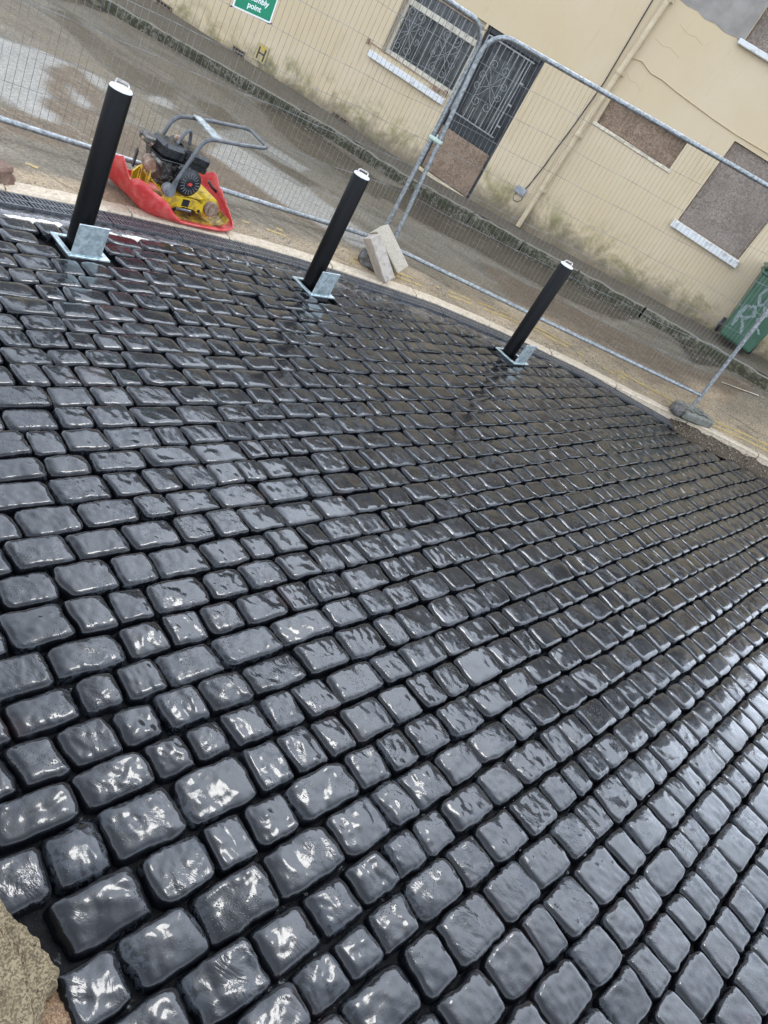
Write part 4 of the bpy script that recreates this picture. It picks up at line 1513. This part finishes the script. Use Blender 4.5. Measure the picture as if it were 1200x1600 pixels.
def sign_text(txt, size, cxr, cyr):
    cu = bpy.data.curves.new('lettering', 'FONT'); cu.body = txt; cu.size = size; cu.align_x = 'CENTER'; cu.extrude = .0006; cu.offset = size * .022
    tmp = bpy.data.objects.new('lettering', cu)
    COL.objects.link(tmp)
    dg_ = bpy.context.evaluated_depsgraph_get()
    me = bpy.data.meshes.new_from_object(tmp.evaluated_get(dg_))
    bpy.data.objects.remove(tmp)
    T = WM[sg.name].inverted() @ (Matrix.Translation(so + sx_ * (cxr * sw) + sz_ * (cyr * sh) + en_ * .0075) @ Msign)
    me.transform(T)
    me.materials.clear(); me.materials.append(M['white'])
    put(bpy.data.objects.new('lettering', me), sg)


sign_text('Assembly', sw * .165, .5, .215)
sign_text('point', sw * .165, .5, .092)
# running figure arrows of the upper half are outside the photograph; four plain arrows stand in
for k in range(4):
    a_ = k * math.pi / 2 + math.pi / 4
    c_ = Vector((sw * .5, sh * .70)); dr = Vector((math.cos(a_), math.sin(a_))); pr = Vector((-dr.y, dr.x)); q = sw
    P_ = [c_ + dr * q * .10, c_ + dr * q * .20 + pr * q * .07, c_ + dr * q * .20 + pr * q * .03, c_ + dr * q * .32 + pr * q * .03, c_ + dr * q * .32 - pr * q * .03, c_ + dr * q * .20 - pr * q * .03, c_ + dr * q * .20 - pr * q * .07]
    MB().prism([tuple(p) for p in P_], so + en_ * .007, sx_, sz_, en_, .001).build('arrow', M['white'], sg)
for (s_, z_) in ((0, 0), (sw, 0)):
    c_ = so + sx_ * s_ + sz_ * z_
    MB().tube([c_ - sx_ * .014 - sz_ * .006, c_ + sx_ * .014 + sz_ * .004], .0045, 5).build('cable_tie', M['cable'], sg)

# ------------------------------------------------------------------ cast foot block under the right post
fp = Vector(f2(L2, -.14))
fx, fy, fz = ground_at(1075, 653)
foot = empty('anchor_block', (fx, fy, fz), R(36), label='grey green cast foot block with open pockets under the right post', cat='fence foot')
LF, WF, HF = .46, .25, .10
prof = [(-WF / 2, 0), (-WF / 2 - .004, HF * .55), (-WF / 2 + .03, HF * .93), (-WF / 2 + .055, HF)]
body = MB()
xsn = [-.23, -.10, -.075, .03, .055, .155, .23]


def beam(mb, x0, x1, y0, y1, z0, z1, ch=.012):
    mb.box(((x0 + x1) / 2, (y0 + y1) / 2, (z0 + z1) / 2), (x1 - x0, y1 - y0, z1 - z0), ch=ch)


beam(body, -.20, .235, -.125, -.055, 0, HF, .022)     # near side
beam(body, -.20, .235, .055, .125, 0, HF, .022)       # far side
for (x0, x1) in ((-.07, -.045), (.045, .07), (.16, .235)): beam(body, x0, x1, -.06, .06, .003, HF - .003, .006)
beam(body, -.20, .23, -.012, .012, .003, HF - .006, .004)
body.build('body', M['stub'], foot, local=True, smooth_=False)
MB().box((0, 0, .012), (.42, .20, .02)).build('base_web', M['void'], foot, local=True)
for x in (-.12, .0, .11): MB().box((x, -.092, HF + .0005), (.045, .022, .004)).build('slot', M['void'], foot, local=True)
rock('dark_stone', (fx - .17, fy - .12, fz + .045), (.07, .09, .055), 5, M['darkstone'], .18, 3, label='dark stone wedged at the left end of the foot block', cat='stone')

# ------------------------------------------------------------------ loose stones and leaning blocks
rx, ry, rz_ = ground_at(-10, 281)
rock('brown_stone', (rx, ry, rz_ + .045), (.08, .09, .065), 3, M['brownstone'], .25, 4, label='reddish brown stone at the left edge on the edging', cat='stone')
dx, dy, dz = ground_at(578, 415)
rock('dark_rubble_stone', (dx, dy, dz + .055), (.12, .10, .075), 9, M['darkstone'], .2, 4, label='dark stone propping up the leaning concrete blocks', cat='stone')


def solve_depth(px, py, P0, n_):
    d = ray(px, py); c0 = np.array([0, 0, HC]); t = ((np.array(P0) - c0) @ np.array(n_)) / (d @ np.array(n_)); return Vector(c0 + t * d)


def lean_block(foot_px, top_px, tilt_n, w, h, mats, label, Ls=1.0):
    """a long block: its lower end on the ground, its other end raised; w across, h deep"""
    A = Vector(ground_at(*foot_px))
    n_ = Vector(tilt_n).normalized()
    B = solve_depth(*top_px, A, n_)
    ax = (B - A); L = ax.length * Ls; ax.normalize()
    ay = n_.cross(ax).normalized()       # in the picture plane, across the block
    az = ax.cross(ay).normalized()
    t = empty('concrete_block', tuple(A), 0, label=label, cat='concrete block', group='concrete blocks leaning on a stone')
    return t, A, ax, ay, az, L


vd = Vector((-.17, 1, 0)).normalized()


def mk_block(foot_px, top_px, w, dpt, mat, label, depth_off=0.0, lift=0.0, side=0.0):
    t, A, ax, ay, az, L = lean_block(foot_px, top_px, vd, w, dpt, None, label)
    rot = Matrix((ax, ay, az)).transposed()
    rot = rot @ Matrix.Rotation(R(34), 3, 'X')
    c = A + ax * (L / 2) + vd * depth_off + Vector((side, 0, lift))
    MB().box(tuple(c), (L, w, dpt), rot, ch=.006).build('block_body', mat, t)
    return t


mk_block((622, 437), (590, 372), .125, .17, M['block'], 'clean buff concrete block, upper of the two leaning blocks', .06, .06, -.03)
mk_block((598, 440), (575, 372), .10, .16, M['block_stain'], 'damp stained concrete block, nearer of the two leaning blocks', -.02, .035, .02)

# ------------------------------------------------------------------ plate compactor
CA = math.atan2(.866, .5)
cp = empty('plate_compactor', (-2.42, 5.1, float(.022)), CA, label='yellow plate compactor with black engine on a curled red mat', cat='compactor')
def B(mb, name, mat, par=cp, sm=False, **k): return mb.build(name, mat, par, smooth_=sm, local=True, **k)


# local x to the right along the machine, y away, z up
# red mat: flat under the plate, its edges curled up like a boat
PH = 72
hts = [(-180, .17), (-172, .25), (-162, .29), (-153, .28), (-147, .19), (-141, .23), (-132, .20), (-120, .10), (-104, .022), (-60, .02), (-30, .05), (-10, .09), (10, .12), (28, .19), (40, .22), (52, .18), (70, .10), (110, .07), (150, .08), (172, .12), (180, .17)]
ha = np.array([q[0] for q in hts]); hv = np.array([q[1] for q in hts])
vs = []; fs = []
ringsM = [(.0, 0, 0), (.5, 0, 0), (.85, 0, 0), (1.0, .0, .03), (1.0, .022, .22), (1.0, .036, .5), (1.0, .042, .78), (1.0, .040, 1.0)]
for (k, outw, hk) in ringsM:
    for j in range(PH):
        a = 2 * math.pi * j / PH - math.pi
        deg = math.degrees(a)
        h = float(np.interp(deg, ha, hv))
        c, s = math.cos(a), math.sin(a)
        ne = 5
        rr = (abs(c) ** ne + abs(s) ** ne) ** (-1 / ne)
        hxl = .36 if c > 0 else .34
        x = c * rr * hxl * k; y = s * rr * .235 * k
        lx = c * outw * (1 + h * 3); ly = s * outw * (1 + h * 3)
        if c < -.5: lx -= .16 * hk * (abs(c) - .5) * 2 * (.4 + .6 * hk)
        hh = h * hk + (.012 * math.sin(a * 11) + .01 * math.sin(a * 23)) * hk * (h > .1)
        vs.append((x + lx, y + ly, .004 + hh))
for i in range(len(ringsM) - 1):
    for j in range(PH): fs.append((i * PH + j, i * PH + (j + 1) % PH, (i + 1) * PH + (j + 1) % PH, (i + 1) * PH + j))
mt = B(MB().add(vs, fs), 'rubber_mat', M['red'], sm=True)
sm_ = mt.modifiers.new('thick', 'SOLIDIFY'); sm_.thickness = .008; sm_.offset = 1
# base plate with upturned ends
pl = MB(); pv = []; pf = []
prof = [(-.27, .07), (-.26, .045), (-.235, .024), (-.2, .016), (.2, .016), (.27, .02), (.315, .045), (.33, .08)]
for (x, z) in prof:
    for y in (-.195, .195): pv.append((x, y, z))
for i in range(len(prof) - 1): pf.append((2 * i, 2 * i + 1, 2 * i + 3, 2 * i + 2))
plo = B(pl.add(pv, pf), 'base_plate', M['yellow_dirty'])
q = plo.modifiers.new('thick', 'SOLIDIFY'); q.thickness = .012; q.offset = 1
# exciter housing: a drum lying across the plate
ex = B(MB().lathe([(.030, -.178), (.072, -.172), (.074, -.16), (.074, .16), (.060, .175)], (.165, 0, .118), (0, 1, 0), 28), 'exciter_housing', M['yellow'], sm=True)
B(MB().lathe([(.052, -.205), (.054, -.17)], (.165, 0, .118), (0, 1, 0), 24).lathe([(.03, -.212), (.03, -.2)], (.165, 0, .118), (0, 1, 0), 18).lathe([(.014, -.218), (.014, -.21)], (.165, 0, .118), (0, 1, 0), 12), 'end_cap', M['rusty'], ex, True)
cap_b = MB()
for k in range(6):
    a = k * math.pi / 3
    cap_b.lathe([(.006, -.212), (.006, -.2)], (.165 + .042 * math.cos(a), 0, .118 + .042 * math.sin(a)), (0, 1, 0), 6)
B(cap_b, 'cap_bolts', M['rusty'], ex, kind='stuff')
# yellow engine bed with side cheek
bed = MB()
bed.box((-.06, 0, .155), (.34, .30, .014), ch=.003)
bed.prism([(-.24, .05), (-.245, .105), (-.215, .145), (-.19, .162), (.03, .158), (.085, .135), (.092, .10), (.06, .072), (.03, .092), (-.06, .098), (-.13, .07), (-.2, .05)], (0, -.205, 0), (1, 0, 0), (0, 0, 1), (0, 1, 0), .016)
bed.prism([(-.24, .05), (-.245, .105), (-.215, .145), (-.19, .162), (.03, .158), (.085, .135), (.092, .10), (.06, .072), (-.2, .05)], (0, .189, 0), (1, 0, 0), (0, 0, 1), (0, 1, 0), .016)
bd = B(bed, 'engine_bed', M['yellow'])
B(MB().box((-.055, -.2075, .128), (.052, .004, .048)), 'rating_plate', M['engine_black'], bd)
for x, z in ((-.205, .083), (.062, .092)):
    B(MB().lathe([(.012, -.0015), (.012, .0015)], (x, -.2065, z), (0, 1, 0), 12), 'bolt_hole', M['void'], bd)
B(MB().tube([(-.15, -.215, .055), (-.135, -.235, .088), (-.02, -.235, .088), (0, -.215, .055)], .011, 8), 'lifting_grip', M['engine_black'], bd)
# upright yellow ears at the rear
er = MB()
er.prism([(-.03, 0), (-.028, .10), (-.015, .135), (.01, .14), (.03, .11), (.03, 0), (.018, 0), (.018, .09), (0, .11), (-.016, .09), (-.016, 0)], (-.29, -.06, .10), (.25, .97, 0), (0, 0, 1), (.97, -.25, 0), .010)
er.prism([(-.03, 0), (-.028, .09), (-.012, .12), (.01, .12), (.028, .09), (.03, 0), (.018, 0), (.014, .08), (-.014, .08), (-.018, 0)], (-.27, .07, .10), (.25, .97, 0), (0, 0, 1), (.97, -.25, 0), .010)
B(er, 'rear_bracket', M['yellow'])
# engine
en = MB()
en.box((-.12, 0, .235), (.22, .22, .14), ch=.02)
en.box((-.21, -.05, .27), (.10, .15, .14), Matrix.Rotation(R(-18), 3, 'Y'), ch=.015)
for k in range(7): en.box((-.245 + k * .011, .03, .285 + k * .004), (.004, .17, .11), Matrix.Rotation(R(-18), 3, 'Y'))
eo = B(en, 'engine_block', M['engine_metal'])
clut = MB()
for _ in range(34):
    x = random.uniform(-.27, -.05); y = random.uniform(-.15, -.10); z = random.uniform(.18, .34)
    if random.random() < .5: clut.lathe([(random.uniform(.005, .012), -.012), (random.uniform(.005, .012), .012)], (x, y, z), (random.uniform(-.5, .5), 1, random.uniform(-.5, .5)), 8)
    else: clut.box((x, y, z), (random.uniform(.012, .04), .02, random.uniform(.008, .03)), Matrix.Rotation(random.uniform(-1, 1), 3, 'Y'), ch=.002)
B(clut, 'carburettor', M['engine_metal'], eo)
hose = MB()
hose.tube([(-.26, -.12, .33), (-.22, -.16, .29), (-.20, -.15, .22), (-.15, -.16, .19)], .006, 6)
hose.tube([(-.10, -.14, .35), (-.13, -.17, .30), (-.17, -.16, .27)], .005, 6)
B(hose, 'fuel_hose', M['cable'], eo)
# recoil starter with slotted cover
rc_c = (-.072, 0, .258)
rs = MB().lathe([(.092, -.13), (.096, -.155), (.092, -.19), (.070, -.203), (.028, -.207)], rc_c, (0, 1, 0), 32)
rso = B(rs, 'recoil_starter', M['engine_black'], sm=True)
sl = MB()
for k in range(18):
    a = 2 * math.pi * k / 18
    sl.box((rc_c[0] + .053 * math.cos(a), -.2065, rc_c[2] + .053 * math.sin(a)), (.032, .003, .0035), Matrix.Rotation(-a, 3, 'Y'))
B(sl, 'cooling_ribs', M['mountgrey'], rso, kind='stuff')
B(MB().prism([(-.020, -.008), (.012, -.010), (.020, .003), (.004, .012), (-.014, .008)], (rc_c[0], -.2085, rc_c[2]), (1, 0, 0), (0, 0, 1), (0, -1, 0), .002), 'red_emblem', M['red'], rso)
# fuel tank, air filter, silencer
ftk = MB().box((-.20, -.04, .395), (.17, .20, .095), Matrix.Rotation(R(3), 3, 'Y'), ch=.022)
fto = B(ftk, 'fuel_tank', M['engine_black'])
B(MB().lathe([(.032, 0), (.034, .012), (.026, .024), (.01, .026)], (-.10, .03, .44), n=16), 'fuel_cap', M['rusty'], fto, True)
B(MB().box((-.19, -.04, .345), (.185, .21, .012), ch=.004), 'tank_seam', M['engine_black'], fto)
af = MB().box((.0, .02, .385), (.22, .24, .075), Matrix.Rotation(R(7), 3, 'Y'), ch=.018)
for k in range(5): af.box((-.07 + k * .018, .02, .428 - k * .0022), (.005, .19, .008))
afo = B(af, 'air_filter', M['engine_black'])
B(MB().box((.005, .02, .335), (.20, .225, .05), Matrix.Rotation(R(7), 3, 'Y'), ch=.01), 'filter_base', M['engine_black'], afo)
B(MB().lathe([(.04, -.05), (.05, -.04), (.05, .04), (.04, .05)], (-.275, -.02, .26), (.3, 1, 0), 16).tube([(-.30, -.02, .38), (-.335, .0, .40), (-.36, .02, .39)], .014, 8), 'silencer', M['rusty'], sm=True)
B(MB().box((-.31, .03, .40), (.09, .11, .05), ch=.012), 'throttle_box', M['engine_metal'])
B(MB().prism([(-.018, 0), (.018, 0), (.022, .10), (.006, .12), (-.004, .10), (-.016, .115)], (-.37, .02, .20), (.3, .95, 0), (0, 0, 1), (.95, -.3, 0), .012), 'lever_plate', M['engine_black'])
# mounting boss, handle loop
boss = B(MB().lathe([(.042, -.02), (.044, .0), (.040, .03)], (-.205, -.20, .185), (0, 1, 0), 20).lathe([(.030, -.03), (.032, -.018)], (-.205, -.20, .185), (0, 1, 0), 20), 'rubber_mount', M['mountgrey'], sm=True)


def arc(p0, p1, p2, n=6):
    p0, p1, p2 = Vector(p0), Vector(p1), Vector(p2)
    return [tuple(p0 * (1 - t) ** 2 + p1 * 2 * t * (1 - t) + p2 * t * t) for t in [i / n for i in range(n + 1)]]


hd = [(-.19, -.20, .205), (-.178, -.20, .245)] + arc((-.095, -.20, .50), (-.07, -.20, .572), (.0, -.20, .58)) + [(.2, -.20, .60)] + arc((.36, -.20, .622), (.405, -.20, .628), (.43, -.165, .632)) \
    + arc((.505, .12, .615), (.54, .18, .610), (.49, .20, .605)) + [(.2, .20, .575)] + arc((.02, .20, .55), (-.06, .20, .545), (-.09, .20, .47)) + [(-.17, .20, .19)]
ho = B(MB().tube(hd, .0135, 10), 'handle_loop', M['tube_grey'], sm=True)
B(MB().prism([(-.05, -.20), (.04, -.20), (.06, .20), (.0, .20)], (.06, 0, .572), (1, 0, .02), (0, 1, 0), (0, 0, 1), .008), 'handle_cross_plate', M['galv'], ho)
B(MB().prism([(-.022, -.012), (.020, -.012), (.022, .07), (-.004, .07)], (-.186, -.214, .195), (1, 0, 0), (0, 0, 1), (0, 1, 0), .012), 'handle_lug', M['tube_grey'], ho)
B(MB().tube([(-.14, -.03, .42)] + arc((-.12, -.03, .49), (-.09, -.03, .56), (-.055, -.01, .52)) + [(-.03, .0, .44)], .0115, 8), 'carry_handle', M['tube_grey'], sm=True)
B(MB().tube([(.33, .17, .18), (.38, .16, .14), (.40, .155, .13), (.45, .15, .10), (.46, .148, .104)], .0095, 8), 'strap_bar', M['engine_black'])
